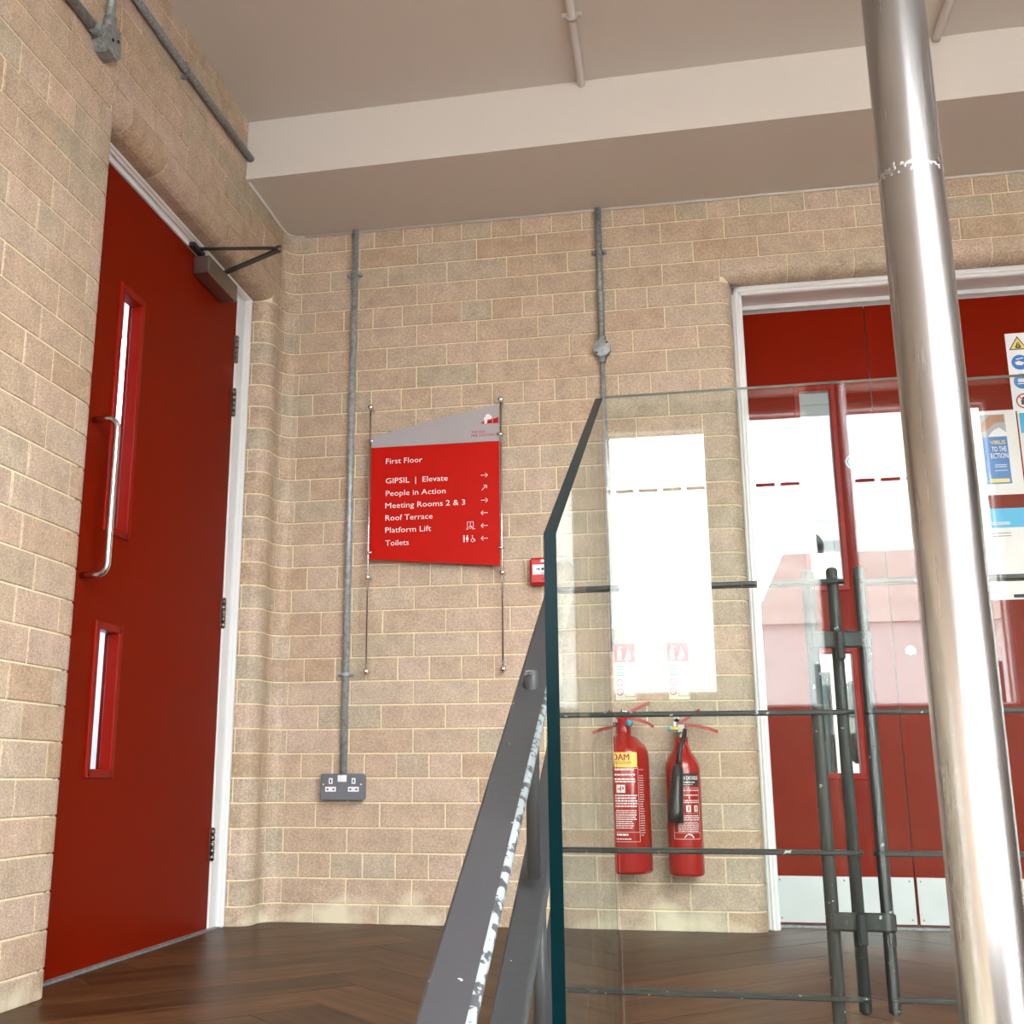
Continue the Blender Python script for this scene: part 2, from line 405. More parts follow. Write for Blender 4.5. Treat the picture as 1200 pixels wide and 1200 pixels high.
# back wall: mortar body
wb = MB()
wb.box((-.6, .0035, -2.9), (XJ-BR, .30, 2.9)); wb.box((XJ-BR, BR, -2.9), (XJ-.0035, .30, 2.9))
wb.box((XJ-BR, .0035, ZL+BR), (XR+BR, .30, 2.9)); wb.box((XJ-.0035, BR, ZL+.0035), (XR+.0035, .30, 2.9))
wb.box((XR+BR, .0035, -2.9), (5.2, .30, 2.9)); wb.box((XR+.0035, BR, -2.9), (XR+BR, .30, 2.9)); wb.box((XJ-.0035, .0, -2.9), (XR+.0035, .30, -.001))
s = .0035
pr = [(XJ-BR, s)]+arc(XJ-BR, BR, BR-s, -90, 0)+[(XJ-s, BR+.01)]
wb.sweep(pr, XY, 0, ZL+.02, th=.02, ch=0)
pr = [(CX, s)]+arc(CX, -.06, .06+s, 90, 180)+[(-s, -.07)]
wb.sweep(pr[::-1], XY, -2.9, 2.9, th=.03, ch=0)
wb.sweep([(s, ZL+BR+.01)]+arc(BR, ZL+BR, BR-s, 180, 270)+[(.085, ZL+s)], lambda p, q, a: (a, p, q), 1.69, XR+.04, th=.02, ch=0)
wall_back = wb.build('wall_back', M['mortar'], fix=False); tag(wall_back, kind='structure')
X0B = .5385
def corner_end(k):      # where the corner brick of course k stops along the back wall
    if k % 4 == 1: return X0B+LB/4-4*LB/2
    if k % 2 == 0: return X0B-2*LB
    return X0B-1.5*LB
st = MB(); cnt = 0
for k in range(1, 32):
    if k % 4 == 1: st0, step = X0B+LB/4, LB/2
    elif k % 2 == 0: st0, step = X0B, LB
    else: st0, step = X0B+LB/2, LB
    if k <= 3:
        ce = corner_end(k); js = joints(ce, 2.95, st0, step); lay(wall_back, ce, 2.95, js, k, False)
        lay(wall_back, 2.95, 5.0, joints(2.95, 5.0, st0, step), k, False, st)
    elif k == 4:
        ce = corner_end(k); lay(wall_back, ce, 1.70, joints(ce, 1.70, st0, step), k, False)
        lay(wall_back, XR+.04, 5.0, joints(XR+.04, 5.0, st0, step), k, False, st)
    else:
        lo_q = {0: 1.49, 1: 1.607, 2: 1.49, 3: 1.607}[k % 4]
        ce = corner_end(k); js = joints(ce, lo_q-.05, st0, step); lay(wall_back, ce, lo_q, js, k, False)
        zb, zt = row_z(k)
        b = MB(); b.sweep([(lo_q+J/2, 0), (XJ-BR, 0)]+arc(XJ-BR, BR, BR, -90, 0)+[(XJ, BR+.02)], XY, zb, zt)
        o = b.build('bullnose_brick', M['brick'], wall_back)
        lay(wall_back, XR+BR, 5.0, joints(XR+BR, 5.0, st0, step), k, False, st)
o = st.build('brickwork', M['brick'], wall_back); tag(o, kind='stuff')
# lintel bullnose over the double door, swept along x
ZY = lambda p, q, a: (a, p, q)
linprof = [(0, ZL+CH-J/2)]+[(0, ZL+BR)]+arc(BR, ZL+BR, BR, 180, 270)+[(.075, ZL)]
e = [1.70]+[X0B+LB*(5.93+i-1) for i in range(1, 6)]+[XR+.04]
for a, b_ in zip(e[:-1], e[1:]):
    b = MB(); b.sweep(linprof, ZY, a+J/2, b_-J/2); b.build('bullnose_brick', M['brick'], wall_back)

# left wall: mortar body, plane x = 0, opening y -1.39 .. -.15
YN, YF = -1.39, -.15
wl = MB()
def lbox(y0, y1, z0, z1, x=-s): wl.box((-.30, y0, z0), (x, y1, z1))
lbox(-7.6, YN-BR, -2.9, 2.9); lbox(YN-BR, YF+BR, ZL+BR, 2.9); lbox(YF+BR, .0, -2.9, 2.9); lbox(YN-BR, YF+BR, -2.9, -.001)
lbox(YN-BR, YN+s*-1, -2.9, 2.4, -BR); lbox(YF+.0012, YF+BR, -2.9, 2.4, -BR); lbox(YN-s, YF+s, ZL+s, ZL+BR+.01, -BR)
wl.sweep([(-s, YN-BR-.01)]+arc(-BR, YN-BR, BR-s, 0, 90)+[(-BR-.02, YN-s)], XY, 0, ZL+.02, th=.02, ch=0)
wl.sweep([(-BR-.04, YF+.0012)]+arc(-BR, YF+BR, BR-.002, -90, 0)+[(-s, YF+BR+.01)], XY, 0, ZL+.02, th=.02, ch=0)
wl.sweep(([(-s, ZL+BR+.01)]+arc(-BR, ZL+BR, BR-s, 0, -90)+[(-.09, ZL+s)])[::-1], lambda p, q, a: (p, -a, q), .11, 1.45, th=.02, ch=0)
wall_left = wl.build('wall_left', M['mortar'], fix=False); tag(wall_left, kind='structure')
st = MB()
YV = -2.25   # beyond this the bricks are out of sight
for k in range(-2, 32):
    zb, zt = row_z(k)
    if k == -2: zt = 2.872
    if k <= 0: hi = -.44
    else: hi = -.062
    if k % 4 == 2: s0, step = -.888, .1235
    elif k % 2: s0, step = -.945, LB
    else: s0, step = -.945-LB/2, LB
    lo = -7.5
    if k <= 3:
        mid = joints(YV-.2, YV+.05, s0, step)[0] if joints(YV-.2, YV+.05, s0, step) else YV
        lay(wall_left, mid, hi, joints(mid, hi, s0, step), k, True)
        lay(wall_left, lo, mid, joints(lo, mid, s0, step), k, True, st)
    else:
        if k == 4: q = -1.44
        else: q = -1.49 if k % 2 else -1.612
        seq = []; y = q
        if k % 4 == 2: d = [.124]*60
        elif k % 2: d = [.19]+[LB]*30
        else: d = [LB]*30
        for dd in d:
            y -= dd
            if y < lo: break
            seq.append(y)
        vis = [a for a in seq if a > YV]; far = [a for a in seq if a <= YV]
        e = [q]+vis
        for a, b_ in zip(e[:-1], e[1:]): place_brick(wall_left, b_+J/2, a-J/2, zb, zt, True)
        e = [e[-1]]+far
        for a, b_ in zip(e[:-1], e[1:]): place_brick(wall_left, b_+J/2, a-J/2, zb, zt, True, st)
        if k > 4:
            b = MB(); b.sweep([(0, q-0+J/2-.0), (0, YN-BR)]+arc(-BR, YN-BR, BR, 0, 90)+[(-BR-.05, YN)], XY, zb, zt)
            b.build('bullnose_brick', M['brick'], wall_left)
            # far jamb: convex then concave into the corner; the joint alternates
            conv = [(-BR-.06, YF), (-BR-.015, YF)]+arc(-BR, YF+BR, BR, -90, 0)
            conc = arc(.06, -.06, .06, 180, 90, 5)+[(corner_end(k)-J/2, 0)]
            if k % 2:
                b = MB(); b.sweep(conv+[(0, -.078)], XY, zb, zt); b.build('bullnose_brick', M['brick'], wall_left)
                b = MB(); b.sweep([(0, -.073)]+conc, XY, zb, zt); b.build('corner_brick', M['brick'], wall_left)
            else:
                b = MB(); b.sweep([(-BR-.06, YF), (-BR-.022, YF)], XY, zb, zt); b.build('bullnose_brick', M['brick'], wall_left)
                b = MB(); b.sweep([(-BR-.0175, YF)]+arc(-BR, YF+BR, BR, -90, 0)+[(0, -.07)]+arc(.06, -.06, .06, 180, 150, 2), XY, zb, zt); b.build('bullnose_brick', M['brick'], wall_left)
                b = MB(); b.sweep(arc(.06, -.06, .06, 146, 90, 4)+[(corner_end(k)-J/2, 0)], XY, zb, zt); b.build('corner_brick', M['brick'], wall_left)
    if 1 <= k <= 4:
        b = MB(); b.sweep([(0, -.062+J)]+arc(.06, -.06, .06, 178, 90, 5)+[(corner_end(k)-J/2, 0)], XY, zb, zt); b.build('corner_brick', M['brick'], wall_left)
    if k == 4: place_brick(wall_left, -.125, -.064, zb, zt, True)
o = st.build('brickwork', M['brick'], wall_left); tag(o, kind='stuff')
ZX = lambda p, q, a: (p, -a, q)
linl = [(0, ZL+CH-J/2), (0, ZL+BR)]+arc(-BR, ZL+BR, BR, 0, -90)+[(-.085, ZL)]
e = [.127, .37, .61, .85, 1.086, 1.322, 1.44]
for a, b_ in zip(e[:-1], e[1:]):
    b = MB(); b.sweep(linl[::-1], ZX, a+J/2, b_-J/2); b.build('bullnose_brick', M['brick'], wall_left)

# ------------------------------------------------------------------ floor of the landing
ft = MB(); ft.box((-.6, -2.12, -.25), (5.2, .30, -.004)); ft.box((-.3, YN, -.25), (0, YF, -.004))
floor = ft.build('floor', M['groove']); tag(floor, kind='structure')
PW, PL = .18, .90
def clip_poly(poly, ax, v, keep_less):
    out = []
    for i in range(len(poly)):
        a, b_ = poly[i], poly[(i+1) % len(poly)]
        ia = (a[ax] <= v) == keep_less; ib = (b_[ax] <= v) == keep_less
        if ia: out.append(a)
        if ia != ib:
            t = (v-a[ax])/(b_[ax]-a[ax]); out.append((a[0]+t*(b_[0]-a[0]), a[1]+t*(b_[1]-a[1])))
    return out
def plank(cx, cy, ang):
    w_, l_ = PW/2-.0009, PL/2-.0009
    ca, sa = math.cos(ang), math.sin(ang)
    P = [(cx+x*ca-y*sa, cy+x*sa+y*ca) for x, y in ((-l_, -w_), (l_, -w_), (l_, w_), (-l_, w_))]
    for ax, v, kl in ((0, -.098, False), (0, 3.6, True), (1, -2.11, False), (1, .19, True)):
        P = clip_poly(P, ax, v, kl)
        if len(P) < 3: return
    ar = abs(sum(P[i][0]*P[(i+1) % len(P)][1]-P[(i+1) % len(P)][0]*P[i][1] for i in range(len(P))))/2
    if ar < .001: return
    L_ = [((x-cx)*ca+(y-cy)*sa, -(x-cx)*sa+(y-cy)*ca) for x, y in P]
    b = MB(); n = len(L_); z = random.uniform(-.0003, .0003)
    b.add([(x, y, -.004) for x, y in L_]+[(x, y, z) for x, y in L_], [tuple(range(n, 2*n))]+[(i, (i+1) % n, n+(i+1) % n, n+i) for i in range(n)])
    o = b.build('plank', M['wood'], None, fix=False); o.location = (cx, cy, 0); o.rotation_euler = (0, 0, ang); o.parent = floor
H = []
for m in range(-40, 41):
    for n in range(-8, 9):
        ox = m*PW+n*PL; oy = m*PW-n*PL
        H.append((ox+PL/2, oy+PW/2, 0)); H.append((ox+PL-PW/2+PW, oy-PL/2+PW+0, PI/2))
R45 = math.radians(45)
for (x, y, a) in H:
    X = x*math.cos(R45)-y*math.sin(R45)+1.3; Y = x*math.sin(R45)+y*math.cos(R45)-1.0
    if -.7 < X < 4.1 and -2.6 < Y < .7: plank(X, Y, a+R45)

# ------------------------------------------------------------------ ceiling, beam, rear part of the stair hall
SX0, SX1, SY0, SY1 = 2.0, 4.8, -6.8, -3.15
b = MB(); b.box((-.3, SY1, 2.87), (5.2, .3, 3.0)); b.box((-.3, -7.75, 2.87), (5.2, SY0, 3.0)); b.box((-.3, SY0, 2.87), (SX0, SY1, 3.0)); b.box((SX1, SY0, 2.87), (5.2, SY1, 3.0)); ceiling = b.build('ceiling', M['ceil']); tag(ceiling, kind='structure')
b = MB(); P_ = [(-.02, -.470), (2.63, -.521), (5.2, -.57), (5.2, .02), (-.02, .02)]
b.poly_prism([(x, y, 2.635) for x, y in P_], (0, 0, .25), 0)
bo = b.build('beam', [M['ceil']], ceiling)

b = MB(); b.tube([(.07, -.004, 2.634), (5, -.004, 2.634)], .006, 8); b.tube([(.004, -.45, 2.634), (.004, -.07, 2.634)]+[(.06-.056*math.cos(t), -.06+.056*math.sin(t), 2.634) for t in (.4, .8, 1.2)]+[(.07, -.004, 2.634)], .005, 8)
bo3 = b.build('caulk_line', M['beam'], ceiling)

f = MB(); z = 3.0
for x in (SX0, (SX0+SX1)/2-.03, SX1-.06): f.box((x, SY0, z-.06), (x+.06, SY1, z+.02))
for y in (SY0, SY1-.06): f.box((SX0, y, z-.06), (SX1, y+.06, z+.02))
so_ = f.build('window_7', M['white']); tag(so_, kind='structure')
g = MB(); g.box((SX0, SY0, z-.02), (SX1, SY1, z-.014)); g.build('pane', M['opal'], so_)
portal('skylight_daylight', ((SX0+SX1)/2, (SY0+SY1)/2, 2.88), (0, 0, 0), SX1-SX0, SY1-SY0)

# rear wall with the tall windows that light the hall
YR = -7.5
wins = [(.25, .82, .95, 2.72), (1.09, 1.74, .99, 2.725), (1.985, 3.46, .905, 2.80), (3.85, 4.7, .91, 2.79)]  # first and last are unseen, added for more even light
b = MB(); xs = -.3
zlo, zhi = .905, 2.8
prev = -.3
for (x0, x1, a0, a1) in wins:
    b.box((prev, YR-.25, -2.9), (x0, YR, 2.9)); b.box((x0, YR-.25, -2.9), (x1, YR, a0)); b.box((x0, YR-.25, a1), (x1, YR, 2.9)); prev = x1
b.box((prev, YR-.25, -2.9), (5.2, YR, 2.9))
tag(b.build('wall_rear', M['rearbrick']), kind='structure')
for i, (x0, x1, a0, a1) in enumerate(wins):
    f = MB(); t = .018
    for A, B in (((x0, YR-.12, a0), (x0+t, YR-.07, a1)), ((x1-t, YR-.12, a0), (x1, YR-.07, a1)), ((x0, YR-.12, a0), (x1, YR-.07, a0+t)), ((x0, YR-.12, a1-t), (x1, YR-.07, a1))): f.box(A, B)
    zt = 2.315
    wo = f.build('window_%d' % (i+1), M['white']); tag(wo, kind='structure')
    x = x0+.05
    while x+.13 < x1:
        v = MB(); v.box((x, YR-.092, zt-.013), (x+.118, YR-.075, zt+.009), bev=.004); v.build('vent', M['dgrey'], wo); x += .152
    g = MB(); g.box((x0, YR-.098, a0), (x1, YR-.092, a1)); g.build('pane', M['pane'], wo)
    portal('window_daylight', ((x0+x1)/2, YR-.01, (a0+a1)/2), (PI/2, 0, 0), x1-x0, a1-a0)
# right wall with a large unseen window added for light, lower floor and stair
b = MB(); wy0, wy1, wz0, wz1 = -6.9, -4.4, -1.6, 2.3
b.box((5.0, -7.75, -2.9), (5.2, wy0, 2.9)); b.box((5.0, wy1, -2.9), (5.2, .3, 2.9)); b.box((5.0, wy0, -2.9), (5.2, wy1, wz0)); b.box((5.0, wy0, wz1), (5.2, wy1, 2.9))
tag(b.build('wall_right', M['rearbrick']), kind='structure')
f = MB()
for y in (wy0, (wy0+wy1)/2-.03, wy1-.06): f.box((5.05, y, wz0), (5.12, y+.06, wz1))
for z in (wz0, .3, wz1-.06): f.box((5.05, wy0, z), (5.12, wy1, z+.06))
wo = f.build('window_5', M['white']); tag(wo, kind='structure')
g = MB(); g.box((5.08, wy0, wz0), (5.086, wy1, wz1)); g.build('pane', M['pane'], wo)
portal('window_daylight', (4.99, (wy0+wy1)/2, (wz0+wz1)/2), (0, PI/2, 0), wz1-wz0, wy1-wy0)
b = MB(); b.box((-.3, -7.75, -2.75), (5.2, .3, -2.6)); tag(b.build('floor_lower', M['carpet']), kind='structure')
stair = thing('staircase', 'flight of dark steps rising to the landing beside the grey strings', 'stairs', (.6, -2.12, 0))
for i in range(10):
    b = MB(); z = -.155*(i+1); y = -2.12-.30*i; b.box((.0, y-.32, z-.155), (1.26, y, z-.02), bev=.004)
    b.build('step', M['carpet'], stair)
# ground outside
b = MB(); b.box((-60, -90, -3.4), (60, 40, -3.2)); b.box((-4, -7.8, -3.2), (-3.99, -7.79, -3.19)); tag(b.build('ground', M['tarmac']), kind='structure')

bld = thing('added_building', 'unseen pale rendered terrace behind the camera, added to dim the lower window reflections', 'added_building', (8, -20, -3.2))  # added terrace: dims the lower part of the reflected windows
b = MB(); b.box((-3, -24, -3.2), (14, -20, 3.0)); b.build('wall', M['render'], bld)
b = MB(); b.poly_prism([(2.8, -19.9, 3.0), (14.1, -19.9, 3.0), (14.1, -22, 4.6), (3.6, -22, 4.6)], (0, -.2, 0)); b.build('roof', M['stone'], bld)
for i in range(5):
    for z in (-1.6, 1.0):
        x = 3.7+i*2.1
        b = MB(); b.box((x, -20.02, z), (x+1.0, -19.97, z+1.4)); wn = b.build('window', M['white'], bld)
        b = MB(); b.box((x+.08, -20.0, z+.08), (x+.92, -19.96, z+1.32)); b.build('pane', M['dgrey'], wn)

# ------------------------------------------------------------------ door 1 (left)
XD = -.105
d1 = empty('door_1', (XD, -.25, 0)); tag(d1, kind='structure')
z1 = 2.262
f = MB()
f.box((-.17, -.245, 0), (-.100, YF-.001, ZL-.001), bev=.003); f.box((-.17, YN+.001, 0), (-.100, -1.30, ZL-.001), bev=.003)
f.box((-.17, -1.30, 2.268), (-.100, -.245, ZL-.001), bev=.003)
f.build('door_frame', M['white'], d1)
f = MB()
f.box((-.100, -.196, 0), (-.082, YF-.001, ZL-.001), bev=.006); f.box((-.100, -.186, 0), (-.074, -.166, ZL-.004), bev=.006)
f.box((-.100, -1.345, 2.283), (-.082, -.15, ZL-.0005), bev=.006); f.box((-.100, -1.345, 2.287), (-.074, -.166, 2.297), bev=.004)
f.box((-.100, YN+.001, 0), (-.082, -1.345, ZL-.001), bev=.006)
f.build('architrave', M['white'], d1)
# leaf with two vision openings
ya, yb = -1.297, -.250
U = (-1.118, -.985, 1.190, 1.925); Lw = (-1.118, -.985, .508, .912)
lf = MB(); xb = XD-.045
def lb(y0, y1, z0, z1_): lf.box((xb, y0, z0), (XD, y1, z1_))
lb(ya, U[0], .006, z1); lb(U[1], yb, .006, z1); lb(U[0], U[1], .006, Lw[2]); lb(U[0], U[1], Lw[3], U[2]); lb(U[0], U[1], U[3], z1)
leaf = lf.build('door_leaf', M['red'], d1)
for (y0, y1, a0, a1) in (U, Lw):
    b = MB(); t = .016; x0_, x1_ = XD-.03, XD+.007
    b.box((x0_, y0-.012, a0-.012), (x1_, y0+t-.004, a1+.012), bev=.003); b.box((x0_, y1-t+.004, a0-.012), (x1_, y1+.012, a1+.012), bev=.003)
    b.box((x0_, y0, a0-.012), (x1_, y1, a0+t-.004), bev=.003); b.box((x0_, y0, a1-t+.004), (x1_, y1, a1+.012), bev=.003)
    b.build('glazing_bead', M['redb'], leaf)
    b = MB(); b.box((XD-.027, y0, a0), (XD-.021, y1, a1)); b.build('vision_glass', M['pane'], leaf)
    b = MB(); b.box((XD-.031, y1-.0065, a0), (XD-.018, y1-.0035, a1)); b.box((XD-.031, y0+.0035, a0), (XD-.018, y0+.0065, a1)); b.build('gasket', M['black'], leaf)
b = MB(); R = .0095; hy = -1.222; xo = XD+.075
def bend(x0, y, z0_, zc, sg): return [(xo-.028+.028*math.sin(t), y, zc-sg*.028*math.cos(t)+0) for t in (0, .4, .8, 1.2, PI/2)]
top, bot = 1.475, 1.032
pts = [(XD, hy, top)]+[(xo-.03+.03*math.sin(t), hy, top-.03+.03*math.cos(t)) for t in (0, .4, .8, 1.2, PI/2)]+[(xo-.03+.03*math.cos(t), hy, bot+.03-.03*math.sin(t)) for t in (0, .4, .8, 1.2, PI/2)]+[(XD, hy, bot)]
b.tube(pts, R, 14); b.build('pull_handle', M['steel'], leaf)
for zc in (2.064, 1.855, 1.066, .276):
    b = MB()
    for i in range(5): b.tube([(XD+.006, -.2475, zc-.052+i*.021), (XD+.006, -.2475, zc-.0335+i*.021)], .0075, 10)
    b.box((XD-.001, -.262, zc-.05), (XD+.002, -.25, zc+.05))
    b.tube([(XD+.006, -.2475, zc-.055), (XD+.006, -.2475, zc+.055)], .0045, 8)
    b.build('hinge', M['dsteel'], d1)
# closer
b = MB(); b.box((XD+.0005, -.652, 2.184), (XD+.062, -.398, 2.250), bev=.003); cl = b.build('door_closer', M['dsteel'], d1)
b = MB(); b.tube([(XD+.03, -.47, 2.249), (XD+.03, -.47, 2.268)], .011, 12)
el = Vector((.19, -.614, 2.264)); a_ = Vector((XD+.03, -.47, 2.266))
def bar(b, p, q, w_, t_):
    p, q = Vector(p), Vector(q); d_ = (q-p).normalized(); sd = d_.cross(Vector((0, 0, 1))).normalized()*w_; up = Vector((0, 0, t_))
    vs = [p-sd-up, p+sd-up, p+sd+up, p-sd+up, q-sd-up, q+sd-up, q+sd+up, q-sd+up]
    b.add(vs, [(0,1,2,3),(7,6,5,4),(0,4,5,1),(1,5,6,2),(2,6,7,3),(3,7,4,0)])
bar(b, a_, el, .010, .0035)
bar(b, (-.085, -.66, 2.272), el+Vector((0, 0, .008)), .007, .003)
b.tube([el-Vector((0, 0, .006)), el+Vector((0, 0, .014))], .010, 12)
b.box((-.10, -.70, 2.262), (-.078, -.61, 2.280), bev=.002)
arm = b.build('closer_arm', M['darm'], cl)
b = MB(); b.box((-.16, YN, -.003), (-.085, YF, .006)); b.build('threshold_strip', M['galvd'], d1)

# ------------------------------------------------------------------ door 2 (double door in the back wall)
YD = .18
d2 = empty('door_2', (2.0, YD, 0)); tag(d2, kind='structure')
f = MB()
def frame_side(xa, xb_): f.box((min(xa, xb_), .075, 0), (max(xa, xb_), .24, ZL-.001), bev=.002)
frame_side(XJ+.001, XJ+.034); frame_side(XR-.034, XR-.001); f.box((XJ+.03, .075, 2.262), (XR-.03, .24, ZL-.001), bev=.002)
f.box((XJ+.03, .165, 2.245), (XR-.03, .24, 2.262), bev=.002)
f.build('door_frame', M['white'], d2)
f = MB()
for xa, xb_ in ((XJ+.001, XJ+.040), (XR-.040, XR-.001)):
    f.box((xa, .060, 0), (xb_, .078, ZL-.001), bev=.005); f.box((xa+.010, .053, 0), (xb_-.012, .066, ZL-.012), bev=.004)
f.box((XJ+.001, .060, 2.262), (XR-.001, .078, ZL-.001), bev=.005); f.box((XJ+.012, .053, 2.274), (XR-.012, .066, 2.290), bev=.004)
f.build('architrave', M['white'], d2)
xa, xs_, xe = XJ+.036, 2.232, XR-.036
zt2 = 2.232
V1 = (1.966, 2.089, 1.160, 1.913); V2 = (1.966, 2.095, .502, .930)
def leaf2(x0, x1, ops):
    b = MB()
    if ops:
        o0, o1 = ops[0][0], ops[0][1]
        b.box((x0, YD, .012), (o0, YD+.045, zt2)); b.box((o1, YD, .012), (x1, YD+.045, zt2))
        zz = .012
        for (p0, p1, a0, a1) in ops[::-1]: b.box((o0, YD, zz), (o1, YD+.045, a0)); zz = a1
        b.box((o0, YD, zz), (o1, YD+.045, zt2))
    else: b.box((x0, YD, .012), (x1, YD+.045, zt2))
    return b.build('door_leaf', M['red'], d2)
leaf_n = leaf2(xa+.002, xs_-.002, (V1, V2)); V3 = (2.36, 2.49, 1.160, 1.913); V4 = (2.36, 2.49, .502, .930)
leaf_w = leaf2(xs_+.002, xe-.002, ())
for (p0, p1, a0, a1) in (V1, V2):
    b = MB(); t = .013
    b.box((p0-.014, YD-.008, a0-.014), (p0+t-.006, YD+.03, a1+.014), bev=.003); b.box((p1-t+.006, YD-.008, a0-.014), (p1+.014, YD+.03, a1+.014), bev=.003)
    b.box((p0, YD-.008, a0-.014), (p1, YD+.03, a0+t-.006), bev=.003); b.box((p0, YD-.008, a1-t+.006), (p1, YD+.03, a1+.014), bev=.003)
    b.build('glazing_bead', M['redb'], leaf_n)
    b = MB(); b.box((p0, YD+.02, a0), (p1, YD+.026, a1)); b.build('vision_glass', M['pane'], leaf_n)
for x0, x1 in ((xa+.006, xs_-.004), (xs_+.006, xe-.006)):
    b = MB(); b.box((x0, YD-.0018, .016), (x1, YD, .166)); k_ = b.build('kick_plate', M['kick'], leaf_n if x0 < xs_ else leaf_w)
    b = MB()
    for px in (x0+.012, (x0+x1)/2, x1-.014):
        for pz in (.03, .154): b.lathe((px, YD-.0018, pz), [(0, -.0012), (.003, -.001), (.0035, 0)], 8, axis='y')
    tag(b.build('screws', M['galvd'], d2), kind='stuff')
b = MB(); b.lathe((2.286, YD, .926), [(0, -.012), (.016, -.012), (.022, -.008), (.024, 0)], 20, axis='y'); b.box((2.283, YD-.02, .917), (2.289, YD-.01, .935)); b.build('thumb_turn', M['steel'], leaf_w)
b = MB(); b.lathe((2.149, YD, 1.624), [(0, -.0015), (.028, -.0015), (.028, 0)], 28, axis='y'); b.lathe((2.149, YD-.0016, 1.624), [(.018, 0), (.023, -.0004), (.023, 0)], 28, 1, axis='y')
dd = b.build('round_door_disc', [M['plastic'], M['blue']]); tag(dd, 'small round white and blue disc on the narrow red leaf beside the glass strip', 'door sign')
b = MB(); b.box((XJ+.03, .16, -.003), (XR-.03, .26, .008)); b.build('threshold_strip', M['galvd'], d2)

# ------------------------------------------------------------------ conduits
def conduit(name, label, group, pts, r=.0125, mats='galv', cat='pipe', saddles=(), wall='y'):
    t = thing(name, label, cat, pts[0], group)
    b = MB(); b.tube(pts, r, 14); b.build('tube', M[mats], t)
    for p in saddles:
        b = MB(); p = Vector(p)
        if wall == 'y':
            b.lathe(p-Vector((0, 0, .006)), [(r+.004, 0), (r+.004, .012), (r, .012)], 14)
            for sx in (-1, 1):
                b.box((p.x+sx*.020-.009, p.y-.004, p.z-.006), (p.x+sx*.020+.009, 0, p.z+.006), bev=.002)
                b.lathe((p.x+sx*.022, p.y-.003, p.z), [(0, -.006), (.005, -.005), (.006, 0)], 10, axis='y')
        elif wall == 'x':
            b.tube([p-Vector((0, .007, 0)), p+Vector((0, .007, 0))], r+.004, 14)
            for sz in (-1, 1):
                b.box((0, p.y-.007, p.z+sz*.020-.009), (p.x+.004, p.y+.007, p.z+sz*.020+.009), bev=.002)
        else:
            b.tube([p-Vector((0, .007, 0)), p+Vector((0, .007, 0))], r+.004, 14)
            for sx in (-1, 1):
                b.box((p.x+sx*.022-.010, p.y-.007, p.z-.004), (p.x+sx*.022+.010, p.y+.007, 2.87), bev=.002)
        b.build('saddle', M[mats], t)
    return t
conduit('conduit', 'long grey conduit running from the soffit down to the power socket', None, [(.287, -.016, 2.632), (.287, -.016, .508)], .0125, saddles=[(.287, -.014, 2.441), (.287, -.014, .863)])
c2 = conduit('conduit', 'grey conduit with a round junction box, right of the red sign', None, [(1.254, -.016, 2.632), (1.254, -.016, 2.09)], .0125, 'galvd', saddles=[(1.254, -.014, 2.45)])
b = MB(); b.tube([(1.254, -.012, 2.03), (1.256, -.012, .93)], .009, 12); b.build('lower_tube', M['galv'], c2)
b = MB(); c_ = (1.254, 0, 2.056)
b.lathe(c_, [(.033, 0), (.034, -.022), (.033, -.028), (.0, -.028)], 28, 0, 'y')
b.tube([(1.254, -.015, 2.086), (1.254, -.015, 2.105)], .0165, 14); b.tube([(1.254, -.014, 2.026), (1.254, -.014, 2.000)], [.018, .012], 14)
jb = b.build('junction_box', M['galvd'], c2)
b = MB(); b.lathe((1.254, -.028, 2.056), [(.033, 0), (.033, -.003), (.031, -.004), (0, -.004)], 28, 0, 'y')
for sx, sz in ((.019, .019), (-.019, -.019)): b.lathe((1.254+sx, -.032, 2.056+sz), [(0, -.002), (.004, -.002), (.004, 0)], 10, 1, 'y')
b.build('lid', [M['galv'], M['black']], jb)
conduit('conduit', 'dark grey conduit running along the top of the left wall into the beam', None, [(.016, -1.9, 2.700), (.016, -1.05, 2.700), (.016, -.448, 2.716)], .0125, 'galvd', saddles=[(.014, -1.034, 2.700)], wall='x')
t = conduit('conduit', 'grey angle box with two conduits at the top left above the red door', None, [(.016, -2.2, 2.45), (.016, -1.585, 2.452)], .0135, 'galvd', wall='x')
b = MB(); b.tube([(.018, -1.512, 2.868), (.018, -1.512, 2.76), (.036, -1.512, 2.735), (.044, -1.512, 2.70), (.036, -1.512, 2.665), (.018, -1.512, 2.64), (.018, -1.512, 2.50)], .0125, 14); b.build('upright_tube', M['galvd'], t)
b = MB(); b.tube([(.018, -1.60, 2.452), (.018, -1.555, 2.452)], .0175, 12); b.tube([(.018, -1.512, 2.535), (.018, -1.512, 2.49)], .0175, 12)
b.poly_prism([(.001, -1.565, 2.475), (.001, -1.535, 2.495), (.001, -1.492, 2.50), (.001, -1.485, 2.425), (.001, -1.50, 2.405), (.001, -1.545, 2.408), (.001, -1.57, 2.43)], (.042, 0, 0), 0)
b.lathe((.043, -1.525, 2.44), [(.0, .0), (0.001, .001)], 8, 0, 'x')
for y, z in ((-1.507, 2.462), (-1.535, 2.447)): b.lathe((.043, y, z), [(.005, 0), (.005, .003), (0, .003)], 10, 1, 'x')
b.build('angle_box', [M['galvd'], M['black']], t)
conduit('ceiling_conduit', 'white painted pipe on the ceiling ending at the beam, left of the pole', None, [(1.237, -1.6, 2.858), (1.237, -.50, 2.858), (1.237, -.478, 2.85)], .013, 'paintpipe', saddles=[(1.237, -.858, 2.858)], wall='z')
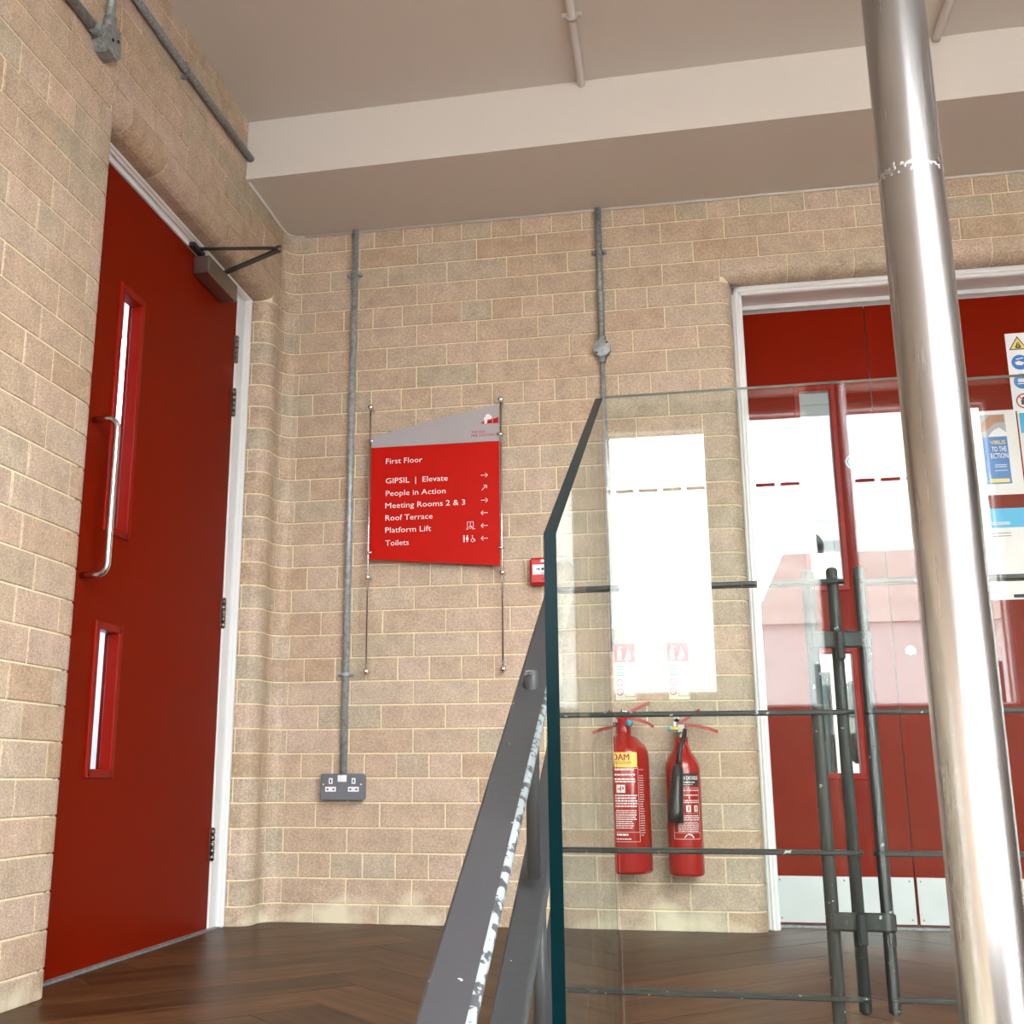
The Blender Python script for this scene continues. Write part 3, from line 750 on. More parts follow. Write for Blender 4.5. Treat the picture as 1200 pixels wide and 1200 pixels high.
conduit('ceiling_conduit', 'white painted pipe on the ceiling ending at the beam, right of the pole', None, [(2.42, -1.6, 2.858), (2.403, -.55, 2.858), (2.403, -.53, 2.85)], .013, 'paintpipe', wall='z')

# ------------------------------------------------------------------ socket
so = thing('power_socket', 'grey metal double power socket low on the wall under the conduit', 'socket', (.291, 0, .462))
b = MB(); b.box((.213, -.030, .419), (.369, 0, .507), bev=.006); b.build('back_box', M['socket'], so)
b = MB(); b.box((.2105, -.041, .4165), (.3715, -.030, .5095), bev=.003); fp_ = b.build('face_plate', M['socket'], so)
for dx in (-.042, .042):
    x = .291+dx
    b = MB(); b.box((x-.007, -.0425, .474), (x+.007, -.041, .494), bev=.0006); b.box((x-.020, -.0425, .447), (x+.020, -.041, .464), bev=.0006)
    b.box((x-.0022, -.0431, .478), (x+.0022, -.0424, .489), 1)
    for sx in (-.011, .011): b.box((x+sx-.0035, -.0431, .4525), (x+sx+.0035, -.0424, .4575), 1)
    b.build('outlet', [M['plastic'], M['black']], fp_)
b = MB(); b.box((.2745, -.044, .481), (.2905, -.041, .504), bev=.001); b.box((.2915, -.046, .481), (.3075, -.041, .504), bev=.001); b.build('switch', M['plastic'], so)
b = MB()
for x in (.2215, .3605): b.lathe((x, -.041, .472), [(0, -.0015), (.0025, -.0012), (.003, 0)], 10, axis='y')
tag(b.build('screws', M['plastic'], so), kind='stuff')

# ------------------------------------------------------------------ directory sign
sg = thing('directory_sign', 'red and grey directory sign for the first floor, hung on two thin steel rods', 'sign', (.62, 0, 1.5))
YS = -.045
pl_ = [(.377, 1.281), (.866, 1.241), (.866, 1.7105), (.377, 1.7105)]
b = MB(); b.poly_prism([(x, YS, z) for x, z in pl_], (0, .006, 0)); b.build('red_panel', M['signred'], sg)
b = MB(); b.poly_prism([(x, YS, z) for x, z in [(.377, 1.711), (.866, 1.711), (.866, 1.856), (.377, 1.757)]], (0, .006, 0)); b.build('grey_panel', M['signgrey'], sg)
for rx in (.3705, .8725):
    b = MB(); b.tube([(rx, -.041, 1.885), (rx, -.041, .855)], .0036, 10); b.build('rod', M['steel'], sg)
    for z in (1.873, 1.215, .869):
        b = MB(); b.tube([(rx, 0, z), (rx, -.034, z)], .007, 12); b.lathe((rx, -.032, z), [(.0075, 0), (.0105, -.002), (.0105, -.016), (.008, -.020), (0, -.021)], 16, 0, 'y'); b.build('standoff', M['steel'], sg)
    for z in (1.737, 1.306):
        b = MB(); s_ = 1 if rx < .6 else -1; b.tube([(rx-s_*.009, -.044, z), (rx+s_*.016, -.044, z)], .0062, 12); b.build('panel_clamp', M['steel'], sg)
mp = lambda x0, z0_: (lambda x, y: (x0+x, YS-.0008, z0_+y))
for txt, xl, xr, z in (('First Floor', .435, .575, 1.6445), ('GIPSIL  |  Elevate', .435, .672, 1.568), ('People in Action', .436, .664, 1.5195), ('Meeting Rooms 2 & 3', .435, .738, 1.4725), ('Roof Terrace', .436, .615, 1.4255), ('Platform Lift', .436, .610, 1.379), ('Toilets', .437, .526, 1.330)):
    b = MB(); put_text(b, txt, xr-xl, .0295, mp(xl, z), bold=0); tag(b.build('lettering', M['print'], sg, fix=False), kind='stuff')
def seg(b, p, q, w_, y=YS-.0008, mi=0):
    p, q = Vector((p[0], 0, p[1])), Vector((q[0], 0, q[1])); d_ = (q-p).normalized(); n_ = Vector((-d_.z, 0, d_.x))*w_/2; o_ = Vector((0, y, 0))
    b.add([p-n_+o_, q-n_+o_, q+n_+o_, p+n_+o_], [(0, 1, 2, 3)], mi)
for i, ang in enumerate((0, 45, 0, 180, 180, 180)):
    b = MB()
    cz = 1.5815-i*.0476; cx = .8095; a = math.radians(ang); L_ = .0125; d_ = (math.cos(a), math.sin(a))
    tip = (cx+d_[0]*L_, cz+d_[1]*L_); seg(b, (cx-d_[0]*L_, cz-d_[1]*L_), tip, .0021)
    for da in (135, -135):
        a2 = a+math.radians(da); seg(b, tip, (tip[0]+math.cos(a2)*.0115, tip[1]+math.sin(a2)*.0115), .0021)
    b.build('arrow', M['print'], sg, fix=False)
b = MB()
# lift pictogram: doorway with a wheelchair user
for p, q in (((.746, 1.380), (.746, 1.407)), ((.746, 1.407), (.768, 1.407)), ((.768, 1.407), (.768, 1.380)), ((.741, 1.380), (.750, 1.380)), ((.763, 1.380), (.775, 1.380)), ((.757, 1.398), (.757, 1.390)), ((.757, 1.390), (.763, 1.389)), ((.763, 1.389), (.765, 1.383))): seg(b, p, q, .0017)
def disc(b, cx, cz, r, y, mi=0, r0=0, n=20):
    vs = [(cx+r*math.cos(2*PI*k/n), y, cz+r*math.sin(2*PI*k/n)) for k in range(n)]
    if r0: b.add(vs+[(cx+r0*math.cos(2*PI*k/n), y, cz+r0*math.sin(2*PI*k/n)) for k in range(n)], [(k, (k+1) % n, n+(k+1) % n, n+k) for k in range(n)], mi)
    else: b.add(vs, [tuple(range(n))], mi)
disc(b, .757, 1.401, .0022, YS-.0008); disc(b, .757, 1.387, .0055, YS-.0008, r0=.004)
b.build('lift_pictogram', M['print'], sg, fix=False); b = MB()
# man, woman, wheelchair
disc(b, .7335, 1.3555, .0025, YS-.0008); disc(b, .7455, 1.3555, .0025, YS-.0008)
seg(b, (.7335, 1.3525), (.7335, 1.342), .006); seg(b, (.7322, 1.342), (.7322, 1.332), .0022); seg(b, (.7350, 1.342), (.7350, 1.332), .0022)
b.add([(.7425, YS-.0008, 1.3525), (.7485, YS-.0008, 1.3525), (.7505, YS-.0008, 1.340), (.7405, YS-.0008, 1.340)], [(0, 1, 2, 3)]); seg(b, (.7442, 1.340), (.7442, 1.332), .002); seg(b, (.7468, 1.340), (.7468, 1.332), .002)
disc(b, .7655, 1.338, .0068, YS-.0008, r0=.0048); disc(b, .7645, 1.3545, .0022, YS-.0008); seg(b, (.7645, 1.352), (.766, 1.343), .0022); seg(b, (.766, 1.343), (.772, 1.342), .0022); seg(b, (.772, 1.342), (.775, 1.334), .0022)
b.build('toilet_pictogram', M['print'], sg, fix=False)
b = MB()
put_text(b, 'THE OLD', .052, .0125, mp(.7615, 1.7455), bold=.01); put_text(b, 'FIRE STATION', .087, .0125, mp(.7615, 1.7315), bold=.01)
tag(b.build('logo_lettering', M['redprint'], sg, fix=False), kind='stuff')
b = MB(); Y_ = YS-.0008
for (cx, cz, r) in ((.817, 1.799, .008), (.825, 1.808, .010), (.832, 1.804, .008), (.818, 1.789, .006)): disc(b, cx, cz, r, Y_-.0002*cx, 1)
b.add([(.812, Y_, 1.780), (.820, Y_, 1.780), (.820, Y_, 1.796), (.812, Y_, 1.796)], [(0, 1, 2, 3)], 1)
for x0_, x1_, h0, h1 in ((.7995, .8015, 1.788, 1.788), (.8035, .810, 1.788, 1.789), (.822, .841, 1.792, 1.797), (.8435, .864, 1.797, 1.803)):
    b.add([(x0_, Y_-.0006, 1.780), (x1_, Y_-.0006, 1.780), (x1_, Y_-.0006, h1), (x0_, Y_-.0006, h0)], [(0, 1, 2, 3)], 0)
b.build('logo_mark', [M['signred'], M['print']], sg, fix=False)

# ------------------------------------------------------------------ fire alarm call point
cp = thing('call_point', 'small red fire alarm call point on the brick wall, right of the sign', 'fire alarm', (1.02, 0, 1.215))
b = MB(); b.box((.975, -.030, 1.167), (1.067, 0, 1.263), bev=.004); b.build('back_box', M['callred'], cp)
b = MB(); b.box((.973, -.052, 1.166), (1.069, -.030, 1.264), bev=.008); b.build('cover', M['callred'], cp)
b = MB(); b.box((.984, -.0535, 1.201), (1.058, -.051, 1.238), bev=.001); b.build('glass_element', M['plastic'], cp)
b = MB(); y = -.0542
disc(b, 1.021, 1.221, .0048, y)
for s_ in (-1, 1):
    seg(b, (1.021+s_*.0235, 1.221), (1.021+s_*.014, 1.221), .003, y)
    b.add([(1.021+s_*.009, y, 1.221), (1.021+s_*.015, y, 1.2255), (1.021+s_*.015, y, 1.2165)], [(0, 1, 2)])
seg(b, (1.013, 1.207), (1.029, 1.207), .0015, y)
b.build('arrow_print', M['black'], cp, fix=False)
b = MB(); b.lathe((1.021, -.052, 1.185), [(0, -.001), (.003, -.001), (.003, 0)], 10, 0, 'y'); b.build('keyhole', M['black'], cp)
b = MB(); b.box((1.014, -.0528, 1.246), (1.028, -.0518, 1.256), 0); b.build('flame_mark', M['print'], cp)

# ------------------------------------------------------------------ fire extinguishers
def curve_map(cx, cy, R_, z0_, ang0):
    return lambda x, y: (cx+R_*math.sin(ang0+x/R_), cy-R_*math.cos(ang0+x/R_), z0_+y)
def patch(b, mpf, x0, x1, y0, y1, mi=0, n=8):
    vs = []; 
    for i in range(n+1):
        x = x0+(x1-x0)*i/n; vs += [mpf(x, y0), mpf(x, y1)]
    b.add(vs, [(2*i, 2*i+2, 2*i+3, 2*i+1) for i in range(n)], mi, True)
def fine_print(b, mpf, x0, x1, z, h, mi=0, dens=.8):
    x = x0
    while x < x1-.004:
        w_ = random.uniform(.004, .013); e_ = min(x+w_, x1)
        patch(b, mpf, x, e_, z, z+h, mi, 2); x = e_+.0018
FX, FY, FR = 1.290, -.100, .082
fo = thing('fire_extinguisher', 'taller red foam fire extinguisher with yellow label, left of the pair behind the glass', 'fire extinguisher', (FX, FY, .19), 'fire extinguishers hung on the wall')
b = MB(); b.lathe((FX, FY, 0), [(0, .192), (FR-.012, .19), (FR-.003, .194), (FR, .203), (FR, .560), (FR-.003, .580), (FR-.012, .600), (FR-.030, .617), (.042, .626), (.026, .632), (.024, .640)], 48); b.build('cylinder', M['ered'], fo)
b = MB(); b.lathe((FX, FY, 0), [(.024, .636), (.026, .642), (.026, .668), (.020, .674), (.018, .692), (0, .694)], 24); b.build('neck_collar', M['ered'], fo)
b = MB(); b.lathe((FX+.022, FY-.030, .672), [(.0, -.012), (.011, -.012), (.013, -.008), (.013, .0)], 18, 0, 'y'); b.lathe((FX+.022, FY-.043, .672), [(0, -.001), (.009, -.001), (.009, 0)], 18, 1, 'y')
b.build('pressure_gauge', [M['steel'], M['cyan']], fo)
def lever(pts, w_, t_, name, par, m_):
    b = MB(); P = [Vector(p) for p in pts]; vs = []
    for i, p in enumerate(P):
        d_ = (P[min(i+1, len(P)-1)]-P[max(i-1, 0)]).normalized(); n_ = Vector((-d_.z, 0, d_.x))*t_/2
        for sy, sn in ((-1, -1), (1, -1), (1, 1), (-1, 1)): vs.append(p+Vector((0, sy*w_/2, 0))+n_*sn)
    f = [(0, 1, 2, 3), tuple(4*(len(P)-1)+k for k in (3, 2, 1, 0))]
    for i in range(len(P)-1):
        for k in range(4): f.append((4*i+k, 4*i+(k+1) % 4, 4*i+4+(k+1) % 4, 4*i+4+k))
    b.add(vs, f); return b.build(name, m_, par)
lever([(FX-.022, FY, .690), (FX+.01, FY, .703), (FX+.05, FY, .722), (FX+.085, FY, .738), (FX+.092, FY, .738)], .022, .011, 'squeeze_lever', fo, M['ered'])
lever([(FX-.018, FY, .683), (FX+.02, FY, .688), (FX+.055, FY, .684), (FX+.085, FY, .672), (FX+.101, FY, .660)], .022, .010, 'carry_handle', fo, M['ered'])
b = MB(); b.box((FX-.012, FY-.012, .684), (FX+.014, FY+.012, .712), bev=.003); b.build('valve_block', M['ered'], fo)
b = MB(); b.tube([(FX-.015, FY-.005, .668), (FX-.04, FY-.01, .67), (FX-.075, FY-.01, .655), (FX-.098, FY-.01, .60), (FX-.100, FY-.005, .50), (FX-.098, FY, .36)], .009, 10); b.build('hose', M['horn'], fo)
b = MB(); b.poly_prism([(FX-.010, FY-.013, .700), (FX+.004, FY-.013, .703), (FX-.004, FY-.013, .722)], (0, .02, 0)); b.build('safety_pin', M['black'], fo)
m1 = curve_map(FX, FY, FR+.0006, 0, math.radians(-12)); m2 = curve_map(FX, FY, FR+.0010, 0, math.radians(-12))
b = MB(); patch(b, m1, -.062, .064, .528, .576, 0); ylab = b.build('yellow_label', M['yellow'], fo)
b = MB(); [put_text(b, 'FOAM', .070, .030, lambda x, y, q=q: m2(-.034+x+q, .5505+y), 0, 0) for q in (0, .0009, .0018)]; put_text(b, 'EXTINGUISHER', .078, .0135, lambda x, y: m2(-.034+x, .538+y), 0, 0); tag(b.build('label_lettering', M['redprint'], ylab, fix=False), kind='stuff')
b = MB()
for z in (.518, .502, .488, .480): fine_print(b, m1, -.05, .055, z, .0045)
for z in [.436-.0085*i for i in range(5)]: fine_print(b, m1, -.05, .060, z, .0042)
for z in [.389-.0068*i for i in range(9)]: fine_print(b, m1, -.05, .056-.012*(z < .36), z, .0026)
fine_print(b, m1, -.045, .03, .312, .006); fine_print(b, m1, -.045, .035, .300, .003)
for x0_, x1_, a0, a1 in ((-.066, .066, .2925, .2935), (.0655, .0665, .293, .528), (-.066, .066, .5235, .5245), (-.066, .066, .3225, .3233), (.069, .090, .520, .521)): patch(b, m1, x0_, x1_, a0, a1)
patch(b, m1, -.008, .020, .447, .472)
for z in [.500-.0075*i for i in range(26)]: fine_print(b, m1, .070, .088, z, .0016)
tag(b.build('printed_instructions', M['print'], fo, fix=False), kind='stuff')
b = MB(); patch(b, m2, .004, .008, .451, .468, 0, 2); patch(b, m2, -.003, .003, .456, .462, 0, 2); patch(b, m2, .011, .016, .456, .466, 0, 2); b.build('fire_symbol', M['redprint'], fo, fix=False)
b = MB(); b.box((FX-.012, -.012, .56), (FX+.012, 0, .72), bev=.001); b.box((FX-.012, FY+.02, .655), (FX+.012, 0, .668), bev=.001); b.build('wall_bracket', M['steel'], fo)

EX, EY, ER = 1.480, -.075, .058
co = thing('fire_extinguisher', 'shorter red carbon dioxide extinguisher with black horn, right of the pair behind the glass', 'fire extinguisher', (EX, EY, .18), 'fire extinguishers hung on the wall')
b = MB(); b.lathe((EX, EY, 0), [(0, .186), (ER-.01, .182), (ER-.002, .187), (ER, .195), (ER, .520), (ER-.003, .540), (ER-.012, .558), (ER-.024, .574), (.028, .590), (.023, .604), (.022, .622), (.024, .626)], 48); b.build('cylinder', M['ered'], co)
b = MB(); b.lathe((EX, EY, 0), [(.019, .622), (.019, .640), (.013, .644), (.013, .665), (0, .668)], 20); b.box((EX-.014, EY-.013, .640), (EX+.016, EY+.013, .672), bev=.003); b.build('valve_block', M['dsteel'], co)
lever([(EX-.012, EY, .668), (EX+.012, EY, .682), (EX+.05, EY, .708), (EX+.066, EY, .716)], .020, .010, 'squeeze_lever', co, M['ered'])
lever([(EX+.002, EY, .668), (EX+.05, EY, .663), (EX+.09, EY, .655), (EX+.122, EY, .643)], .022, .010, 'carry_handle', co, M['ered'])
b = MB(); b.tube([(EX-.006, EY-.014, .655), (EX-.034, EY-.016, .654)], .006, 10); b.tube([(EX-.034, EY-.016, .654), (EX-.042, EY-.016, .654)], .0085, 12, 1); b.build('safety_pin', [M['yellow'], M['cyan']], co)
b = MB(); b.lathe((EX-.012, -.004, .690), [(.0, -.002), (.011, -.002), (.011, 0)], 14, 0, 'y'); b.box((EX-.023, -.006, .648), (EX-.001, -.003, .690)); b.box((EX-.023, EY+.01, .645), (EX-.001, -.003, .650)); b.lathe((EX-.012, -.006, .692), [(.0, -.001), (.003, -.001), (.003, 0)], 10, 1, 'y'); b.build('wall_bracket', [M['plastic'], M['black']], co)
b = MB(); b.tube([(EX+.014, EY-.020, .650), (EX+.012, EY-.034, .632), (EX-.002, EY-.046, .600), (EX-.008, EY-.060, .562), (EX-.013, EY-.068, .535)], [.007, .007, .0075, .0085, .009], 12)
b.tube([(EX-.013, EY-.068, .535), (EX-.015, EY-.070, .528), (EX-.028, EY-.078, .385), (EX-.029, EY-.078, .352)], [.010, .017, .026, .0265], 20); b.build('discharge_horn', M['horn'], co)
m1 = curve_map(EX, EY, ER+.0006, 0, math.radians(8)); m2 = curve_map(EX, EY, ER+.0010, 0, math.radians(8))
b = MB(); patch(b, m1, -.048, .048, .468, .508); blab = b.build('black_label', M['black'], co)
b = MB(); [put_text(b, 'CARBON DIOXIDE', .092, .0165, lambda x, y, q=q: m2(-.046+x+q, .488+y), 0, 0) for q in (0, .0006)]; fine_print(b, m2, -.02, .034, .478, .0035); fine_print(b, m2, -.01, .024, .4715, .002)
tag(b.build('label_lettering', M['print'], blab, fix=False), kind='stuff')
b = MB()
for z in (.452, .437, .420, .414): fine_print(b, m1, -.045, .046, z, .003)
for z in [.372-.0065*i for i in range(3)]: fine_print(b, m1, -.04, .046, z, .003)
for z in [.352-.0048*i for i in range(7)]: fine_print(b, m1, -.03, .042, z, .0018)
for x0_, x1_, a0, a1 in ((-.046, .048, .300, .301), (-.046, -.045, .300, .460), (.0475, .0485, .300, .460), (-.046, .048, .3195, .3203), (-.046, .048, .4605, .4613), (-.046, .048, .381, .3815)): patch(b, m1, x0_, x1_, a0, a1)
patch(b, m1, -.002, .014, .386, .406); patch(b, m1, .026, .040, .386, .406)
vs = [m1(-.012, .303), m1(.022, .303), m1(.016, .313), m1(.005, .317), m1(-.006, .313)]; b.add(vs, [(0, 1, 2, 3, 4)])
tag(b.build('printed_instructions', M['print'], co, fix=False), kind='stuff')
for a0_ in (.004, .031): b = MB(); patch(b, m2, a0_, a0_+.005, .389, .403, 0, 2); b.build('fire_symbol', M['redprint'], co, fix=False)

# identification signs above them
for X_, lab in ((1.263, 'red and green instruction card above the foam extinguisher'), (1.446, 'red and green instruction card above the carbon dioxide extinguisher')):
    t = thing('instruction_card', lab, 'sign', (X_, 0, .75), 'instruction cards above the fire extinguishers')
    b = MB(); b.box((X_, -.004, .756), (X_+.071, -.0005, .952), bev=.0008); b.build('card', M['cream'], t)
    b = MB(); y = -.0045
    b.add([(X_, y, .888), (X_+.071, y, .888), (X_+.071, y, .952), (X_, y, .952)], [(0, 1, 2, 3)], 0)
    b.build('red_header', M['redprint'], t, fix=False)
    b = MB(); y = -.005
    b.add([(X_+.010, y, .895), (X_+.024, y, .895), (X_+.024, y, .930), (X_+.010, y, .930)], [(0, 1, 2, 3)]); seg(b, (X_+.017, .930), (X_+.017, .942), .006, y); seg(b, (X_+.017, .941), (X_+.028, .938), .003, y)
    b.add([(X_+.036, y, .897), (X_+.046, y, .893), (X_+.058, y, .900), (X_+.056, y, .918), (X_+.047, y, .940), (X_+.043, y, .918)], [(0, 1, 2, 3, 4, 5)])
    b.build('white_symbol', M['print'], t, fix=False)
    b = MB()
    for z in (.872, .862, .852, .842): seg(b, (X_+.006, z), (X_+.034, z), .004, -.0045)
    for z in (.870, .858, .846): seg(b, (X_+.04, z), (X_+.066, z), .0012, -.0045)
    tag(b.build('green_print', M['green'], t, fix=False), kind='stuff')
    b = MB()
    for z in (.817, .785): disc(b, X_+.016, z, .0125, -.0045, 0, .0095); seg(b, (X_+.008, z+.008), (X_+.024, z-.008), .0025, -.0046)
    for z in (.832, .800, .768): seg(b, (X_+.034, z), (X_+.068, z), .0012, -.0045)
    seg(b, (X_+.034, .832), (X_+.034, .768), .0012, -.0045); seg(b, (X_+.068, .832), (X_+.068, .768), .0012, -.0045)
    tag(b.build('red_symbols', M['redprint'], t, fix=False), kind='stuff')

# ------------------------------------------------------------------ notices on the wide door leaf
YP = YD-.0012
def rect(b, x0, x1, z0_, z1_, y=YP, mi=0): b.add([(x0, y, z0_), (x1, y, z0_), (x1, y, z1_), (x0, y, z1_)], [(0, 1, 2, 3)], mi)
t = thing('safety_sign', 'white safety sign with yellow, blue and red pictograms high on the wide red leaf', 'sign', (2.82, YD, 1.9))
b = MB(); b.box((2.716, YD-.002, 1.783), (2.93, YD, 2.082), bev=.0008); b.build('card', M['plastic'], t)
y = YD-.0026
for k, xc in enumerate((2.757, 2.84, 2.90)):
    b = MB()
    if k == 0:
        b.add([(xc-.032, y, 2.017), (xc+.032, y, 2.017), (xc, y, 2.070)], [(0, 1, 2)], 0); b.add([(xc-.026, y-.0003, 2.0205), (xc+.026, y-.0003, 2.0205), (xc, y-.0003, 2.063)], [(0, 1, 2)], 1)
        disc(b, xc, 2.030, .008, y-.0006, 0, .004); disc(b, xc-.006, 2.027, .005, y-.0006, 0, .003); disc(b, xc+.006, 2.027, .005, y-.0006, 0, .003); disc(b, xc, 2.039, .006, y-.0006, 0, .003)
    else: rect(b, xc-.022, xc+.022, 2.02, 2.065, y, 1)
    b.build('yellow_pictogram', [M['black'], M['yellow']], t, fix=False)
    for z in (1.968, 1.895):
        b = MB(); disc(b, xc, z, .029, y); b.build('blue_pictogram', M['blue'], t, fix=False)
        b = MB()
        if z > 1.93: b.add([(xc-.018, y-.0004, z), (xc-.004, y-.0004, z+.006), (xc+.016, y-.0004, z-.002), (xc+.006, y-.0004, z-.012), (xc-.012, y-.0004, z-.010)], [(0, 1, 2, 3, 4)]); seg(b, (xc-.012, z+.012), (xc+.012, z+.016), .004, y-.0004)
        else: rect(b, xc-.014, xc+.018, z-.003, z+.010, y-.0004); seg(b, (xc-.016, z-.009), (xc+.018, z-.009), .004, y-.0004)
        b.build('white_symbol', M['print'], t, fix=False)
    b = MB(); disc(b, xc, 1.820, .029, y, 0, .024); seg(b, (xc-.018, 1.838), (xc+.018, 1.802), .004, y-.0006); b.build('red_pictogram', M['redprint'], t, fix=False)
    b = MB(); rect(b, xc-.012, xc+.012, 1.806, 1.824, y-.0003); disc(b, xc, 1.828, .008, y-.0003); b.build('black_symbol', M['black'], t, fix=False)
t = thing('poster', 'blue virus poster with a photo of washing hands on the wide red leaf', 'poster', (2.66, YD, 1.63))
b = MB(); b.box((2.575, YD-.0012, 1.475), (2.722, YD, 1.79)); b.build('sheet', M['print'], t)
b = MB(); rect(b, 2.600, 2.683, 1.515, 1.690, YP-.0004); b.build('blue_field', M['blue'], t, fix=False)
b = MB(); rect(b, 2.600, 2.683, 1.690, 1.775, YP-.0004, 0); 
b.add([(2.60, YP-.0007, 1.74), (2.63, YP-.0007, 1.772), (2.68, YP-.0007, 1.772), (2.68, YP-.0007, 1.745), (2.648, YP-.0007, 1.742), (2.61, YP-.0007, 1.712), (2.60, YP-.0007, 1.712)], [(0, 1, 2, 3, 4, 5, 6)], 1)
b.add([(2.62, YP-.0007, 1.692), (2.683, YP-.0007, 1.692), (2.683, YP-.0007, 1.705), (2.66, YP-.0007, 1.725), (2.64, YP-.0007, 1.715)], [(0, 1, 2, 3, 4)], 2)
b.build('hand_photo', [M['signgrey'], M['skin'], M['plastic']], t, fix=False)
b = MB(); put_text(b, 'VIRUS', .052, .021, lambda x, y: (2.624+x, YP-.0008, 1.662+y), 0, .02)
rect(b, 2.612, 2.676, 1.520, 1.534, YP-.0008); tag(b.build('yellow_lettering', M['yellow'], t, fix=False), kind='stuff')
b = MB(); put_text(b, 'TO THE', .050, .027, lambda x, y: (2.627+x, YP-.0008, 1.635+y), 0, .01); put_text(b, 'ECTION', .058, .027, lambda x, y: (2.622+x, YP-.0008, 1.610+y), 0, .01)
for z in (1.585, 1.578, 1.564): seg(b, (2.632, z), (2.672, z), .002, YP-.0008)
tag(b.build('white_lettering', M['print'], t, fix=False), kind='stuff')
t = thing('poster', 'white sheet with a cyan corner beside the blue virus poster', 'poster', (2.8, YD, 1.63))
b = MB(); b.box((2.727, YD-.0012, 1.475), (2.93, YD, 1.79)); b.build('sheet', M['print'], t)
b = MB(); rect(b, 2.733, 2.92, 1.70, 1.775, YP-.0004); b.build('cyan_header', M['cyan'], t, fix=False)
t = thing('poster', 'white notice with a cyan header and blank square, lowest on the wide red leaf', 'poster', (2.7, YD, 1.3))
b = MB(); b.box((2.56, YD-.0012, 1.098), (2.86, YD, 1.425)); b.build('sheet', M['print'], t)
b = MB(); rect(b, 2.56, 2.86, 1.355, 1.425, YP-.0004); b.build('cyan_header', M['cyan'], t, fix=False)
b = MB()
for z in (1.368, 1.374): seg(b, (2.60, z), (2.66, z), .003, YP-.0008)
tag(b.build('header_print', M['print'], t, fix=False), kind='stuff')
b = MB()
for z in (1.335, 1.325): seg(b, (2.59, z), (2.66, z), .002, YP-.0005)
for x in (2.645, 2.69, 2.735): rect(b, x, x+.036, 1.104, 1.116, YP-.0005)
tag(b.build('small_print', M['dgrey'], t, fix=False), kind='stuff')

# ------------------------------------------------------------------ steel railing on the landing edge
YFN = -2.05
ra = thing('steel_railing', 'dark grey steel bar railing on the landing edge behind the glass', 'railing', (1.7, YFN, 0))
def sbar(x0, x1, z, h=.008, dpt=.026):
    b = MB(); b.box((x0, YFN-dpt/2, z-h/2), (x1, YFN+dpt/2, z+h/2), bev=.0018)
    for x in (x0, x1): b.lathe((x, YFN, z-h/2+.0005), [(0, 0), (dpt/2-.001, 0), (dpt/2-.001, h-.001), (0, h-.001)], 14)
    b.build('horizontal_bar', M['rail'], ra)
for z, e_ in ((.814, 1.752), (.600, 1.752), (.3815, 1.748), (.167, 1.742)): sbar(1.335, e_-.012, z)
for z, s_ in ((.812, 1.770), (.600, 1.765), (.381, 1.762), (.168, 1.768)): sbar(s_+.013, 3.35, z)
def upright(x, z0_, z1_, r, name='upright', lab=None):
    b = MB(); b.tube([(x, YFN, z0_), (x, YFN, z0_+.004), (x, YFN, z1_-.004), (x, YFN, z1_)], [r*.6, r, r, r*.6], 14); return b.build(name, M['rail'], ra)
upright(1.694, -.15, .835, .0105, 'post'); upright(1.733, .145, .838, .0095); upright(1.776, .145, .838, .0095)
upright(3.3, -.15, .835, .0105, 'post')
for zc in (.716, .280):
    b = MB(); b.box((1.690, YFN-.020, zc-.014), (1.786, YFN-.012, zc+.014), bev=.003); b.build('clamp_plate', M['rail'], ra)
    b = MB(); b.box((1.728, YFN-.030, zc-.034), (1.741, YFN-.010, zc+.014), bev=.003); b.build('clamp_lug', M['rail'], ra)
    b = MB(); b.box((1.772, YFN-.024, zc-.036), (1.783, YFN-.010, zc-.014), bev=.003); b.build('clamp_lug', M['rail'], ra)

# ------------------------------------------------------------------ raked grey strings of the stair
SL = math.tan(math.radians(27)); RY = -2.634
tg = thing('stair_string_rails', 'pair of raking grey flat steel rails joined by a round bar, beside the glass', 'handrail', (1.30, -2.05, 0))
th = .012
def raked(zr, x0, x1, y0, y1, worn_sheen, name):
    nz = math.cos(math.atan(SL)); ny = -math.sin(math.atan(SL))
    f = lambda y: zr+SL*(y-RY)
    r = th/2
    sec = [(x0+.003, 0), (x0, -.003), (x0, -th+.003), (x0+.003, -th), (x1-r, -th)]+[(x1-r+r*math.sin(a), -r-r*math.cos(a)) for a in (.4, .8, 1.2, PI/2, 1.95, 2.35, 2.75)]+[(x1-r, 0)]
    n = len(sec); vs = []
    ys = [y0+(y1-y0)*i/12 for i in range(13)]
    for y in ys:
        for (x, d_) in sec: vs.append((x, y+ny*d_, f(y)+nz*d_))
    b = MB(); 
    for i in range(12):
        for k in range(n):
            k2 = (k+1) % n; sm = 5 <= k+1 <= n-1
            b.add([vs[i*n+k], vs[i*n+k2], vs[(i+1)*n+k2], vs[(i+1)*n+k]], [(0, 1, 2, 3)], 1 if (worn_sheen and k >= 6 and k <= n-2) else 0, sm)
    b.add([vs[k] for k in range(n)], [tuple(range(n))]); b.add([vs[12*n+k] for k in range(n)], [tuple(range(n))])
    return b.build(name, [M['grey'], M['greyedge']], tg)
raked(.603, 1.2805, 1.323, -4.3, -2.12, True, 'top_rail')
raked(.374, 1.2785, 1.3155, -4.3, -2.10, False, 'middle_rail')
raked(.145, 1.2785, 1.345, -4.3, -2.10, False, 'bottom_rail')
b = MB(); b.tube([(1.299, RY, .385), (1.300, RY, .603+.017), (1.300, RY, .603+.019)], [.008, .008, .0068], 16); b.build('round_bar', M['grey'], tg)
b = MB(); b.tube([(1.2995, RY, .603+.013), (1.2995, RY, .603+.0195)], [.0083, .007], 16); b.build('bar_end', M['greyedge'], tg)
